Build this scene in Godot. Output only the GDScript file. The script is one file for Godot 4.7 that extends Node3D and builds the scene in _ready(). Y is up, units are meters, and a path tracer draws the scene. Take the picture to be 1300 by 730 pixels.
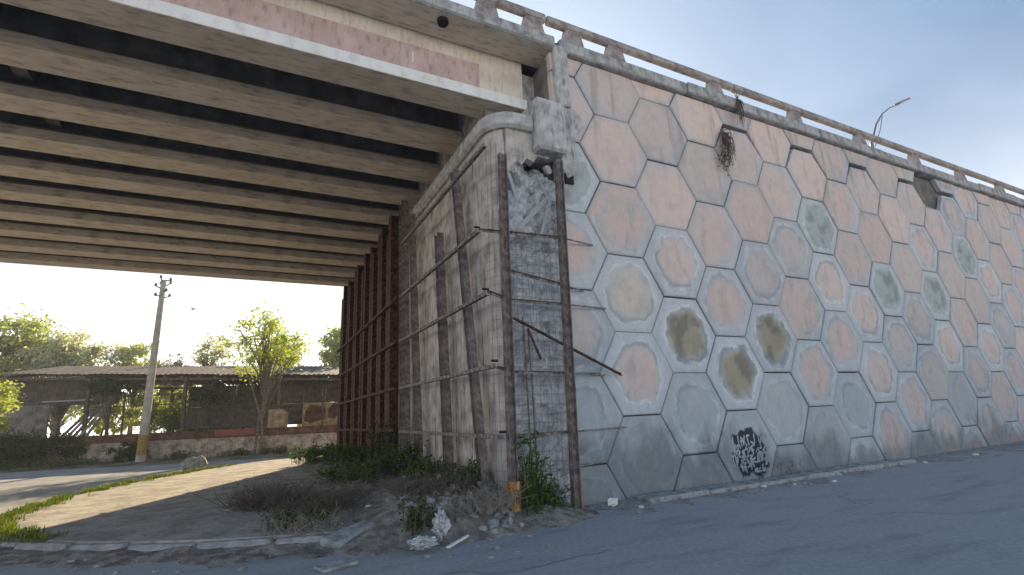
extends Node3D
# A worn concrete overpass: hexagonal wall panels, shored abutment, girders over a shaded turning, an old shed beyond.

const SUN_DIR := Vector3(0.43, 0.44, -0.90)
const EXPOSURE := 3.6
const SUN_ENERGY := 1.05

var counts := {}
var rng := RandomNumberGenerator.new()
var noise := FastNoiseLite.new()
var M := {}


class Geo:
	var v := PackedVector3Array()
	var n := PackedVector3Array()
	var uv := PackedVector2Array()
	var uv2 := PackedVector2Array()
	var c := PackedColorArray()
	var col := Color.WHITE
	var has_uv := false
	var has_col := false

	func tri(a: Vector3, b: Vector3, d: Vector3) -> void:  # counter-clockwise as seen from its front
		var nn := (b - a).cross(d - a)
		if nn.length_squared() < 1e-16:
			return
		nn = nn.normalized()
		for p in [a, d, b]:
			v.append(p); n.append(nn); c.append(col)

	func stri(a: Vector3, b: Vector3, d: Vector3, na: Vector3, nb: Vector3, nd: Vector3) -> void:
		v.append(a); v.append(d); v.append(b)
		n.append(na); n.append(nd); n.append(nb)
		for k in 3:
			c.append(col)

	func quad(a: Vector3, b: Vector3, d: Vector3, e: Vector3) -> void:
		tri(a, b, d); tri(a, d, e)

	func hexa(p: Array) -> void:  # 8 corners: bottom ring 0..3 ccw from above, top ring 4..7
		quad(p[3], p[2], p[1], p[0]); quad(p[4], p[5], p[6], p[7])
		for k in 4:
			var m := (k + 1) % 4
			quad(p[k], p[m], p[m + 4], p[k + 4])

	func cbox(t: Transform3D, size: Vector3, bev := 0.01) -> void:  # box with chamfered edges
		var h := size / 2
		bev = minf(bev, minf(h.x, minf(h.y, h.z)) * 0.6)
		if bev <= 0.0005:
			var q := []
			for y in [-1, 1]:
				for s in [[-1, 1], [1, 1], [1, -1], [-1, -1]]:
					q.append(t * Vector3(s[0] * h.x, y * h.y, s[1] * h.z))
			hexa(q)
			return
		var pt := func(ax: int, sx: int, sy: int, sz: int) -> Vector3:
			var i := Vector3(h.x - bev, h.y - bev, h.z - bev)
			i[ax] = h[ax]
			return t * Vector3(sx * i.x, sy * i.y, sz * i.z)
		for ax in 3:
			for s in [-1, 1]:
				var ring := []
				for uvs in [[-1, -1], [1, -1], [1, 1], [-1, 1]]:
					var sg := [0, 0, 0]
					sg[ax] = s; sg[(ax + 1) % 3] = uvs[0]; sg[(ax + 2) % 3] = uvs[1]
					ring.append(pt.call(ax, sg[0], sg[1], sg[2]))
				if s < 0:
					ring.reverse()
				quad(ring[0], ring[1], ring[2], ring[3])
		var mid := t.origin
		for ax in 3:
			var a1 := (ax + 1) % 3
			var a2 := (ax + 2) % 3
			for s1 in [-1, 1]:
				for s2 in [-1, 1]:
					var lo := [0, 0, 0]
					lo[ax] = -1; lo[a1] = s1; lo[a2] = s2
					var hi := lo.duplicate()
					hi[ax] = 1
					out_quad(mid, pt.call(a1, lo[0], lo[1], lo[2]), pt.call(a1, hi[0], hi[1], hi[2]), pt.call(a2, hi[0], hi[1], hi[2]), pt.call(a2, lo[0], lo[1], lo[2]))
		for sx in [-1, 1]:
			for sy in [-1, 1]:
				for sz in [-1, 1]:
					out_tri(mid, pt.call(0, sx, sy, sz), pt.call(1, sx, sy, sz), pt.call(2, sx, sy, sz))

	func out_tri(mid: Vector3, a: Vector3, b: Vector3, d: Vector3) -> void:
		if (b - a).cross(d - a).dot((a + b + d) / 3 - mid) < 0:
			tri(a, d, b)
		else:
			tri(a, b, d)

	func out_quad(mid: Vector3, a: Vector3, b: Vector3, d: Vector3, e: Vector3) -> void:
		out_tri(mid, a, b, d); out_tri(mid, a, d, e)

	func box(x0: float, x1: float, y0: float, y1: float, z0: float, z1: float, bev := 0.012) -> void:
		cbox(Transform3D(Basis(), Vector3((x0 + x1) / 2, (y0 + y1) / 2, (z0 + z1) / 2)), Vector3(x1 - x0, y1 - y0, z1 - z0), bev)

	func frame(a: Vector3, b: Vector3, up: Vector3) -> Transform3D:  # z along a->b, y near up
		var z := (b - a).normalized()
		var x := up.cross(z).normalized()
		return Transform3D(Basis(x, z.cross(x), z), (a + b) / 2)

	func bar(a: Vector3, b: Vector3, w: float, h: float, up := Vector3.UP, bev := 0.004) -> void:
		cbox(frame(a, b, up), Vector3(w, h, (b - a).length()), bev)

	func hsec(a: Vector3, b: Vector3, w: float, d: float, th: float, face: Vector3) -> void:  # H section, flanges square to face
		var t := frame(a, b, face)
		var l := (b - a).length()
		for s in [-1, 1]:
			cbox(t * Transform3D(Basis(), Vector3(0, s * (d - th) / 2, 0)), Vector3(w, th, l), 0.003)
		cbox(t, Vector3(th * 0.8, d - 2 * th, l - 0.002), 0.0)

	func angle(a: Vector3, b: Vector3, w: float, th: float, up := Vector3.UP) -> void:  # L section
		var t := frame(a, b, up)
		var l := (b - a).length()
		cbox(t * Transform3D(Basis(), Vector3(0, -w / 2 + th / 2, 0)), Vector3(w, th, l), 0.002)
		cbox(t * Transform3D(Basis(), Vector3(w / 2 - th / 2, th / 2, 0)), Vector3(th, w - th, l - 0.001), 0.002)

	func tube(p: PackedVector3Array, r: PackedFloat32Array, sides := 8, caps := true) -> void:
		var rings := []
		var x := Vector3.ZERO
		for i in p.size():
			var z := (p[mini(i + 1, p.size() - 1)] - p[maxi(i - 1, 0)]).normalized()
			if x == Vector3.ZERO:
				x = (Vector3.RIGHT if absf(z.x) < 0.8 else Vector3.UP).cross(z).normalized()
			else:
				x = (x - z * x.dot(z)).normalized()
			var y := z.cross(x)
			var ring := []
			for k in sides:
				var a := TAU * k / sides
				ring.append(x * cos(a) + y * sin(a))
			rings.append(ring)
		for i in p.size() - 1:
			for k in sides:
				var m := (k + 1) % sides
				var a0: Vector3 = rings[i][k]
				var a1: Vector3 = rings[i][m]
				var b0: Vector3 = rings[i + 1][k]
				var b1: Vector3 = rings[i + 1][m]
				stri(p[i] + a0 * r[i], p[i] + a1 * r[i], p[i + 1] + b1 * r[i + 1], a0, a1, b1)
				stri(p[i] + a0 * r[i], p[i + 1] + b1 * r[i + 1], p[i + 1] + b0 * r[i + 1], a0, b1, b0)
		if caps:
			var e := p.size() - 1
			for k in range(1, sides - 1):
				tri(p[0] + rings[0][0] * r[0], p[0] + rings[0][k + 1] * r[0], p[0] + rings[0][k] * r[0])
				tri(p[e] + rings[e][0] * r[e], p[e] + rings[e][k] * r[e], p[e] + rings[e][k + 1] * r[e])

	func extrude(poly: PackedVector2Array, t: Transform3D, z0: float, z1: float) -> void:  # poly counter-clockwise in xy
		if Geometry2D.is_polygon_clockwise(poly):
			poly = poly.duplicate(); poly.reverse()
		var ids := Geometry2D.triangulate_polygon(poly)
		for k in range(0, ids.size(), 3):
			var a := poly[ids[k]]
			var b := poly[ids[k + 1]]
			var d := poly[ids[k + 2]]
			if (b - a).cross(d - a) < 0:
				var s := b; b = d; d = s
			tri(t * Vector3(a.x, a.y, z1), t * Vector3(b.x, b.y, z1), t * Vector3(d.x, d.y, z1))
			tri(t * Vector3(a.x, a.y, z0), t * Vector3(d.x, d.y, z0), t * Vector3(b.x, b.y, z0))
		for k in poly.size():
			var a := poly[k]
			var b := poly[(k + 1) % poly.size()]
			quad(t * Vector3(a.x, a.y, z0), t * Vector3(b.x, b.y, z0), t * Vector3(b.x, b.y, z1), t * Vector3(a.x, a.y, z1))

	func blob(at: Vector3, r: Vector3, ns: FastNoiseLite, off: float, rough := 0.3, rows := 7, cols := 10, flat := true, turn := 0.0) -> void:
		var g := []
		var bs := Basis(Vector3.UP, turn)
		for i in rows + 1:
			var line := []
			for k in cols:
				var th := PI * i / rows
				var ph := TAU * k / cols
				var d := Vector3(sin(th) * cos(ph), cos(th), sin(th) * sin(ph))
				var q := 1.0 + rough * ns.get_noise_3d(d.x * 60 + off * 17, d.y * 60 + off * 31, d.z * 60)
				line.append(at + bs * (d * r * q))
			g.append(line)
		for i in rows:
			for k in cols:
				var m := (k + 1) % cols
				if flat:
					quad(g[i][k], g[i][m], g[i + 1][m], g[i + 1][k])
				else:
					var f := [g[i][k], g[i][m], g[i + 1][m], g[i + 1][k]]
					var fn := []
					for p in f:
						fn.append(((p - at) / (r * r)).normalized())
					stri(f[0], f[1], f[2], fn[0], fn[1], fn[2])
					stri(f[0], f[2], f[3], fn[0], fn[2], fn[3])

	func grid(pts: Array) -> void:  # rows of points, smooth normals
		var h := pts.size()
		var w: int = pts[0].size()
		var nm := []
		for i in h:
			var line := []
			for k in w:
				var du: Vector3 = pts[i][mini(k + 1, w - 1)] - pts[i][maxi(k - 1, 0)]
				var dv: Vector3 = pts[mini(i + 1, h - 1)][k] - pts[maxi(i - 1, 0)][k]
				line.append(du.cross(dv).normalized())
			nm.append(line)
		for i in h - 1:
			for k in w - 1:
				stri(pts[i][k], pts[i][k + 1], pts[i + 1][k + 1], nm[i][k], nm[i][k + 1], nm[i + 1][k + 1])
				stri(pts[i][k], pts[i + 1][k + 1], pts[i + 1][k], nm[i][k], nm[i + 1][k + 1], nm[i + 1][k])

	func leaf(at: Vector3, dir: Vector3, side: Vector3, l: float, w: float) -> void:
		var m := at + dir * l * 0.5
		var nn := side.cross(dir).normalized()
		var tip := at + dir * l
		for q in [[at, m + side * w, tip], [at, tip, m - side * w]]:
			stri(q[0], q[1], q[2], nn, nn, nn)

	func mesh(inv := Transform3D()) -> ArrayMesh:
		var a := []
		a.resize(Mesh.ARRAY_MAX)
		if inv != Transform3D():
			v = inv * v
			for k in n.size():
				n[k] = inv.basis * n[k]
		a[Mesh.ARRAY_VERTEX] = v
		a[Mesh.ARRAY_NORMAL] = n
		if has_col:
			a[Mesh.ARRAY_COLOR] = c
		if has_uv:
			a[Mesh.ARRAY_TEX_UV] = uv
			a[Mesh.ARRAY_TEX_UV2] = uv2
		var m := ArrayMesh.new()
		m.add_surface_from_arrays(Mesh.PRIMITIVE_TRIANGLES, a)
		return m


# ---------------------------------------------------------------- naming

func numbered(called: String) -> String:
	var k: int = counts.get(called, 0)
	counts[called] = k + 1
	return called if k == 0 else "%s_%03d" % [called, k]

func tag(o: Node, label: String, category: String, group := "") -> void:
	o.set_meta("label", label); o.set_meta("category", category)
	if group:
		o.set_meta("group", group)

func thing(called: String, label: String, category: String, at := Vector3.ZERO, turn := 0.0, group := "") -> Node3D:
	var o := Node3D.new()
	o.name = numbered(called)
	add_child(o)
	o.position = at; o.rotation.y = turn
	tag(o, label, category, group)
	return o

func whole(o: Node3D) -> Transform3D:
	var t := o.transform
	var p := o.get_parent()
	while p != self:
		t = p.transform * t
		p = p.get_parent()
	return t

func part(parent: Node3D, called: String, g: Geo, m: Material, kind := "") -> MeshInstance3D:  # g in world coordinates
	var o := MeshInstance3D.new()
	o.name = called
	o.mesh = g.mesh(whole(parent).affine_inverse() if parent != self else Transform3D())
	o.material_override = m
	parent.add_child(o, true)
	if kind:
		o.set_meta("kind", kind)
	return o

func struct(called: String, g: Geo, m: Material) -> MeshInstance3D:
	var o := part(self, numbered(called), g, m)
	o.set_meta("kind", "structure")
	return o

func single(called: String, g: Geo, m: Material, label: String, category: String, at: Vector3, group := "") -> MeshInstance3D:
	var o := MeshInstance3D.new()
	o.name = numbered(called)
	o.mesh = g.mesh(Transform3D(Basis(), at).affine_inverse())
	o.material_override = m
	add_child(o)
	o.position = at
	tag(o, label, category, group)
	return o


# ---------------------------------------------------------------- materials

func lin(r: float, g: float, b: float) -> Color:
	return Color(r, g, b).linear_to_srgb()

func ramp(stops: Array) -> Gradient:
	var g := Gradient.new()
	var o := PackedFloat32Array()
	var c := PackedColorArray()
	for s in stops:
		o.append(s[0]); c.append(lin(s[1], s[2], s[3]))
	g.offsets = o; g.colors = c
	return g

func ntex(sd: int, freq: float, oct: int, stops: Array = [], size := 512, kind := FastNoiseLite.TYPE_SIMPLEX_SMOOTH) -> NoiseTexture2D:
	var f := FastNoiseLite.new()
	f.seed = sd; f.frequency = freq; f.noise_type = kind
	f.fractal_octaves = oct; f.fractal_gain = 0.55
	var t := NoiseTexture2D.new()
	t.width = size; t.height = size; t.seamless = true; t.noise = f
	if stops:
		t.color_ramp = ramp(stops)
	return t

# surface: base noise of a..c, multiplied with a second, stretched one (streaks) and given relief
func surf(key: String, sd: int, a: Color, b: Color, c: Color, scale: float, rough: float, relief := 0.6, streak := Vector3.ZERO, low := 0.6, freq := 0.012) -> StandardMaterial3D:
	var m := StandardMaterial3D.new()
	m.resource_name = key
	m.albedo_texture = ntex(sd, freq, 5, [[0.2, a.r, a.g, a.b], [0.5, b.r, b.g, b.b], [0.8, c.r, c.g, c.b]])
	m.uv1_triplanar = true; m.uv1_world_triplanar = true
	m.uv1_scale = Vector3.ONE * scale
	m.roughness = rough
	m.metallic_specular = 0.3
	if relief > 0:
		m.heightmap_enabled = true
		m.heightmap_texture = M.bump
		m.heightmap_scale = relief
	if streak != Vector3.ZERO:
		m.detail_enabled = true
		m.detail_albedo = ntex(sd + 50, 0.02, 4, [[0.14, low, low, low], [0.30, (low + 1.6) / 2.6, (low + 1.6) / 2.6, (low + 1.6) / 2.6], [0.5, 1, 1, 1]])
		m.detail_blend_mode = BaseMaterial3D.BLEND_MODE_MUL
		m.detail_uv_layer = BaseMaterial3D.DETAIL_UV_2
		m.uv2_triplanar = true; m.uv2_world_triplanar = true
		m.uv2_scale = streak
	M[key] = m
	return m

func plain(key: String, c: Color, rough: float, metal := 0.0) -> StandardMaterial3D:
	var m := StandardMaterial3D.new()
	m.resource_name = key
	m.albedo_color = lin(c.r, c.g, c.b); m.roughness = rough; m.metallic = metal
	M[key] = m
	return m

func leafy(key: String, back: Color) -> StandardMaterial3D:
	var m := StandardMaterial3D.new()
	m.resource_name = key
	m.vertex_color_use_as_albedo = true
	m.roughness = 0.6; m.metallic_specular = 0.25
	m.backlight_enabled = true
	m.backlight = back
	m.cull_mode = BaseMaterial3D.CULL_DISABLED
	M[key] = m
	return m

func make_materials() -> void:
	M.bump = ntex(7, 0.03, 6)
	var k := func(r: float, g: float, b: float) -> Color: return Color(r, g, b)
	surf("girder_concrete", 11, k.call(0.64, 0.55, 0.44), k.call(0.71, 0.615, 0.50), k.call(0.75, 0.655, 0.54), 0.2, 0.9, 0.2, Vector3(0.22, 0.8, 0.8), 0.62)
	surf("shade_concrete", 43, k.call(0.13, 0.12, 0.11), k.call(0.19, 0.175, 0.16), k.call(0.25, 0.235, 0.215), 0.3, 0.95, 0.4)  # gap shade put into the colour, darker than the girder concrete
	surf("weathered_concrete", 12, k.call(0.26, 0.255, 0.25), k.call(0.41, 0.405, 0.395), k.call(0.52, 0.51, 0.495), 0.45, 0.95, 0.8, Vector3(1.3, 0.3, 1.3), 0.55)
	surf("plaster", 13, k.call(0.33, 0.30, 0.28), k.call(0.53, 0.48, 0.44), k.call(0.65, 0.595, 0.54), 0.35, 0.95, 0.8, Vector3(0.9, 0.09, 0.9), 0.28)
	surf("cap_concrete", 14, k.call(0.38, 0.375, 0.36), k.call(0.51, 0.50, 0.475), k.call(0.62, 0.60, 0.57), 0.5, 0.95, 0.7, Vector3(0.9, 0.25, 0.9), 0.45)
	surf("white_paint", 15, k.call(0.78, 0.76, 0.72), k.call(0.85, 0.83, 0.79), k.call(0.88, 0.86, 0.83), 0.2, 0.8, 0.2, Vector3(0.35, 0.2, 0.35), 0.8)
	surf("cream_paint", 16, k.call(0.64, 0.555, 0.45), k.call(0.71, 0.63, 0.53), k.call(0.75, 0.68, 0.58), 0.22, 0.85, 0.2, Vector3(1.1, 0.25, 1.1), 0.8)
	surf("pink_paint", 17, k.call(0.52, 0.37, 0.34), k.call(0.575, 0.42, 0.39), k.call(0.62, 0.47, 0.44), 0.22, 0.85, 0.2, Vector3(0.7, 0.25, 0.7), 0.72)
	surf("mortar", 18, k.call(0.33, 0.335, 0.34), k.call(0.51, 0.52, 0.525), k.call(0.64, 0.645, 0.645), 0.8, 0.97, 2.0, Vector3(1.2, 0.5, 1.2), 0.45)
	surf("rust_dark", 19, k.call(0.055, 0.026, 0.020), k.call(0.125, 0.062, 0.046), k.call(0.21, 0.12, 0.09), 1.1, 0.9, 0.4, Vector3(2.5, 0.2, 2.5), 0.5)
	surf("rust_grey", 20, k.call(0.13, 0.10, 0.09), k.call(0.20, 0.165, 0.15), k.call(0.29, 0.25, 0.23), 1.1, 0.85, 0.3, Vector3(2.5, 0.3, 2.5), 0.65)
	surf("bar_steel", 21, k.call(0.13, 0.11, 0.10), k.call(0.25, 0.225, 0.21), k.call(0.38, 0.355, 0.34), 1.5, 0.85, 0.3, Vector3(2, 2, 2), 0.5)
	surf("asphalt", 22, k.call(0.30, 0.312, 0.326), k.call(0.335, 0.347, 0.362), k.call(0.365, 0.378, 0.394), 0.7, 0.92, 0.12, Vector3(0.05, 0.3, 0.2), 0.8, 0.04)
	surf("old_asphalt", 23, k.call(0.22, 0.222, 0.224), k.call(0.28, 0.28, 0.28), k.call(0.33, 0.328, 0.322), 0.12, 0.95, 0.5, Vector3(0.5, 0.5, 0.5), 0.75)
	surf("slab", 24, k.call(0.25, 0.23, 0.205), k.call(0.345, 0.322, 0.288), k.call(0.41, 0.387, 0.35), 0.2, 0.95, 0.9, Vector3(0.7, 0.7, 0.7), 0.55)
	surf("kerb", 25, k.call(0.20, 0.20, 0.198), k.call(0.32, 0.32, 0.315), k.call(0.43, 0.43, 0.42), 0.7, 0.95, 0.8, Vector3(1.5, 1.5, 1.5), 0.55)
	surf("dirt", 26, k.call(0.14, 0.12, 0.105), k.call(0.26, 0.23, 0.20), k.call(0.38, 0.345, 0.305), 0.6, 1.0, 2.0, Vector3(2.3, 2.3, 2.3), 0.5)
	surf("verge", 27, k.call(0.07, 0.075, 0.045), k.call(0.15, 0.135, 0.095), k.call(0.25, 0.215, 0.16), 0.15, 1.0, 2.0, Vector3(0.8, 0.8, 0.8), 0.5)
	surf("rubble", 28, k.call(0.17, 0.17, 0.17), k.call(0.30, 0.297, 0.29), k.call(0.44, 0.435, 0.42), 1.2, 0.97, 1.2)
	surf("bark", 29, k.call(0.10, 0.08, 0.06), k.call(0.19, 0.16, 0.13), k.call(0.30, 0.26, 0.22), 1.6, 0.95, 1.2, Vector3(3, 0.6, 3), 0.5)
	surf("pole_concrete", 30, k.call(0.36, 0.34, 0.31), k.call(0.50, 0.475, 0.44), k.call(0.58, 0.555, 0.51), 0.5, 0.9, 0.5, Vector3(1.5, 0.2, 1.5), 0.6)
	surf("roof_sheet", 31, k.call(0.08, 0.068, 0.06), k.call(0.135, 0.115, 0.10), k.call(0.20, 0.18, 0.165), 0.3, 0.8, 0.2, Vector3(0.5, 1.5, 0.5), 0.55)
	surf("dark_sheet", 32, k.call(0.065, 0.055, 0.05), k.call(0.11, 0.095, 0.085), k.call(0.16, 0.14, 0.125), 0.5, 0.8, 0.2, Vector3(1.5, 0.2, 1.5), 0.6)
	surf("shed_wall", 34, k.call(0.18, 0.145, 0.12), k.call(0.38, 0.32, 0.275), k.call(0.52, 0.45, 0.395), 0.35, 0.95, 0.7, Vector3(0.9, 0.4, 0.9), 0.45)
	surf("red_band", 34, k.call(0.07, 0.04, 0.03), k.call(0.125, 0.062, 0.046), k.call(0.22, 0.12, 0.095), 0.35, 0.9, 0.5, Vector3(1, 0.4, 1), 0.5)
	surf("ochre_wall", 35, k.call(0.22, 0.15, 0.095), k.call(0.38, 0.28, 0.18), k.call(0.50, 0.40, 0.28), 0.5, 0.95, 0.5, Vector3(1, 0.5, 1), 0.45)
	surf("old_wood", 36, k.call(0.07, 0.05, 0.04), k.call(0.13, 0.10, 0.08), k.call(0.22, 0.18, 0.15), 0.9, 0.9, 0.5, Vector3(3, 0.3, 3), 0.5)
	surf("post_yellow", 37, k.call(0.28, 0.13, 0.045), k.call(0.44, 0.235, 0.09), k.call(0.55, 0.33, 0.15), 1.5, 0.8, 0.3, Vector3(3, 0.6, 3), 0.5)
	surf("pole_yellow", 38, k.call(0.28, 0.19, 0.06), k.call(0.38, 0.27, 0.09), k.call(0.44, 0.34, 0.15), 1.5, 0.8, 0.3, Vector3(3, 1.2, 3), 0.5)
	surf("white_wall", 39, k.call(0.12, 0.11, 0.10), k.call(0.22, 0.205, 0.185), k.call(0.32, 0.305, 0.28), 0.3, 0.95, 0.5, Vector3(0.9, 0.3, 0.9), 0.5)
	surf("plastic_bag", 40, k.call(0.36, 0.37, 0.38), k.call(0.52, 0.53, 0.535), k.call(0.66, 0.67, 0.67), 2.0, 0.4, 0.4)
	surf("far_ground", 41, k.call(0.24, 0.215, 0.17), k.call(0.32, 0.29, 0.24), k.call(0.39, 0.355, 0.30), 0.04, 1.0, 1.0)
	surf("rail_paint", 42, k.call(0.25, 0.21, 0.195), k.call(0.36, 0.31, 0.29), k.call(0.45, 0.40, 0.375), 0.5, 0.9, 0.5, Vector3(1.2, 0.6, 1.2), 0.65)
	surf("grit", 44, k.call(0.20, 0.195, 0.185), k.call(0.30, 0.295, 0.285), k.call(0.40, 0.395, 0.38), 0.9, 1.0, 0.8, Vector3(1.5, 1.5, 1.5), 0.6)
	plain("crack", Color(0.09, 0.092, 0.098), 0.95)
	plain("wire", Color(0.24, 0.235, 0.23), 0.8)
	plain("twig", Color(0.13, 0.10, 0.08), 0.95)
	plain("pale_twig", Color(0.30, 0.26, 0.21), 0.95)
	plain("black", Color(0.015, 0.014, 0.014), 0.9)
	plain("lamp_grey", Color(0.16, 0.165, 0.17), 0.5, 0.4)
	plain("paper", Color(0.72, 0.71, 0.69), 0.8)
	plain("bird", Color(0.05, 0.05, 0.055), 0.9)
	plain("strap", Color(0.42, 0.42, 0.42), 0.8)
	plain("porcelain", Color(0.16, 0.12, 0.10), 0.4)
	leafy("leaf", Color(0.95, 1.0, 0.5))
	leafy("leaf_dull", Color(0.98, 1.0, 0.75))
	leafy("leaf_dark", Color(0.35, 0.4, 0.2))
	leafy("blade", Color(0.8, 0.85, 0.3))


# the painted plaster of one hexagonal panel: centre, edge and the pale bloom that outlines the old peeled coats
func hex_look(kind: String, sd: int) -> StandardMaterial3D:
	var pal := {
		"P": [Color(0.740, 0.588, 0.513), Color(0.612, 0.570, 0.550), 0.10, 0.02, 0.02, 0.0],
		"Q": [Color(0.699, 0.588, 0.524), Color(0.601, 0.573, 0.558), 0.16, 0.05, 0.03, 0.1],
		"R": [Color(0.705, 0.553, 0.487), Color(0.607, 0.573, 0.556), 0.27, 0.10, 0.06, 0.3],
		"B": [Color(0.723, 0.571, 0.503), Color(0.568, 0.575, 0.576), 0.26, 0.17, 0.05, 0.6],
		"C": [Color(0.705, 0.610, 0.497), Color(0.583, 0.582, 0.577), 0.30, 0.19, 0.035, 0.85],
		"W": [Color(0.734, 0.582, 0.508), Color(0.585, 0.586, 0.582), 0.27, 0.22, 0.032, 0.95],
		"K": [Color(0.664, 0.576, 0.524), Color(0.530, 0.532, 0.533), 0.27, 0.18, 0.045, 0.7],
		"O": [Color(0.452, 0.379, 0.270), Color(0.590, 0.597, 0.594), 0.27, 0.21, 0.04, 1.1],
		"G": [Color(0.558, 0.537, 0.524), Color(0.529, 0.537, 0.533), 0.26, 0.18, 0.04, 0.4],
		"H": [Color(0.528, 0.542, 0.535), Color(0.553, 0.559, 0.554), 0.22, 0.24, 0.03, 0.8],
		"D": [Color(0.470, 0.492, 0.459), Color(0.523, 0.559, 0.537), 0.27, 0.16, 0.05, 0.6],
		"S": [Color(0.552, 0.542, 0.530), Color(0.536, 0.542, 0.537), 0.20, 0.1, 0.03, 0.2],
		"X": [Color(0.446, 0.435, 0.422), Color(0.466, 0.463, 0.456), 0.20, 0.1, 0.03, 0.1],
	}
	var w: Array = pal[kind]
	var a: Color = w[0]
	var e: Color = w[1]
	var size := 256
	var im := Image.create(size, size, false, Image.FORMAT_RGB8)
	var white := Color(0.74, 0.75, 0.75)
	var aim := Vector2.from_angle(sd * 1.7)
	var even: bool = kind in ["O", "C", "H", "S", "X", "G", "W", "D"] or (kind in ["B", "K"] and sd % 3 != 0)
	var f := FastNoiseLite.new()
	f.seed = sd; f.frequency = 1.0; f.fractal_octaves = 4
	var o := float(sd % 7) * 0.05 - 0.15
	var strokes := []
	if kind in ["S", "X"]:  # rows of sprayed, unreadable letters
		var r3 := RandomNumberGenerator.new()
		r3.seed = 4 if kind == "S" else 9
		for row in 4:
			for q in 10:
				var at := Vector2(-0.6 + q * 0.12, 0.26 - row * 0.19 + r3.randf_range(-0.04, 0.04))
				var knot := []
				for kk in 6:
					knot.append(at + Vector2((kk % 2) * 0.07 + r3.randf_range(-0.025, 0.025), -0.085 * (kk / 2) + r3.randf_range(-0.03, 0.03)))
				for pick in [[0, 4], [0, 1], [1, 3], [2, 3], [3, 5], [4, 5], [2, 5], [1, 2]]:
					if r3.randf() < (0.42 if kind == "S" else 0.13):
						strokes.append([knot[pick[0]], knot[pick[1]]])
	for py in size:
		var y := 1.0 - 2.0 * (py + 0.5) / size
		for px in size:
			var x := 2.0 * (px + 0.5) / size - 1.0
			var ed := 0.866 - maxf(absf(y), absf(x) * 0.866 + absf(y) * 0.5)
			var n1 := f.get_noise_2d(x * 1.3 + 5, y * 1.3)
			var n2 := f.get_noise_2d(x * 3.2, y * 2.4 + 9)
			var e2 := lerpf(ed, 0.87 - sqrt(x * x + y * y), 0.45) + n1 * 0.13 + n2 * 0.018 + o * x * 0.5
			var t := smoothstep(w[2] - 0.16, w[2] + 0.24, e2)
			var side := 1.0 if even else clampf(0.55 + (x * aim.x + y * aim.y) * 0.8 + n1 * 0.9, 0.0, 1.0)
			t = lerpf(1.0, t, side)
			var c := e.lerp(a, t)
			c = c.lerp(Color(0.40, 0.41, 0.415), clampf(n2 * 0.35 + n1 * 0.25, 0.0, 0.25))
			if kind == "O" or kind == "D":
				var dk := smoothstep(-0.25, 0.55, n1 * 1.2 - x * 0.55 * (1.0 if sd % 2 == 0 else -1.0) + y * 0.2 + n2 * 0.25) * t
				c = c.lerp(Color(0.215, 0.19, 0.155) if kind == "O" else Color(0.26, 0.275, 0.28), dk * 0.7)
			if kind == "C" or kind == "R":
				c = c.lerp(Color(0.53, 0.54, 0.48), smoothstep(0.05, 0.4, n1 - x * 0.35) * t * 0.4)
			var q: float = (e2 - w[3]) / w[4]
			var ring: float = exp(-q * q) * w[5] * smoothstep(-0.45, 0.25, f.get_noise_2d(x * 2.0 - 8, y * 2.0 + 3)) * side
			c = c.lerp(white, clampf(ring, 0, 1))
			var q2: float = (e2 - w[3] + 0.085) / (w[4] * 0.7)
			c = c.lerp(white, exp(-q2 * q2) * w[5] * 0.35 * side)
			var q3: float = (e2 - w[3] - 0.07) / 0.05
			c = c.lerp(Color(0.30, 0.33, 0.35), exp(-q3 * q3) * w[5] * 0.62 * side * smoothstep(-0.35, 0.35, n1 + n2 * 0.6 + x * aim.y - y * aim.x))
			if kind in ["P", "Q", "R"]:
				c = c.lerp(Color(0.45, 0.455, 0.46), smoothstep(0.13, 0.0, ed + n2 * 0.07 + n1 * 0.08) * 0.5)
			if kind in ["B", "K", "W", "R", "D"]:  # one dark run of damp
				var run := absf(x - o * 3.0 + n1 * 0.35 - 0.25 * y)
				c = c.lerp(Color(0.30, 0.315, 0.33), smoothstep(0.14, 0.0, run) * smoothstep(-0.5, 0.2, n2 + n1) * smoothstep(0.85, 0.3, absf(y + 0.1)) * 0.28)
			if kind == "S":
				var mask := smoothstep(0.05, -0.12, Vector2(x / 0.62, (y + 0.10) / 0.54).length() - 1.0 + n1 * 0.35 + n2 * 0.3)
				var ink := 0.0
				if mask > 0.02:
					var near := 9.0
					for g in strokes:
						var ab: Vector2 = g[1] - g[0]
						var ap: Vector2 = Vector2(x, y) - g[0]
						near = minf(near, (ap - ab * clampf(ap.dot(ab) / maxf(ab.length_squared(), 1e-6), 0, 1)).length())
					ink = smoothstep(0.026, 0.010, near + n2 * 0.012)
				c = c.lerp(Color(0.06, 0.06, 0.07).lerp(Color(0.62, 0.64, 0.66), ink), mask)
			if kind == "X" and absf(x) < 0.7 and y > -0.3:
				var near := 9.0
				for g in strokes:
					var ab: Vector2 = g[1] - g[0]
					var ap: Vector2 = Vector2(x, y - 0.2) - g[0]
					near = minf(near, (ap - ab * clampf(ap.dot(ab) / maxf(ab.length_squared(), 1e-6), 0, 1)).length())
				c = c.lerp(Color(0.12, 0.12, 0.125), smoothstep(0.03, 0.01, near + n2 * 0.015) * 0.5)
			c = c.lerp(Color(0.36, 0.375, 0.39), smoothstep(0.07, 0.0, ed + n2 * 0.05) * smoothstep(-0.2, 0.3, n1 - n2) * 0.25)
			c = c * (0.94 + 0.035 * (sd % 4))
			c = c * (1.0 + 0.10 * f.get_noise_2d(x * 22, y * 22))
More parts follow.
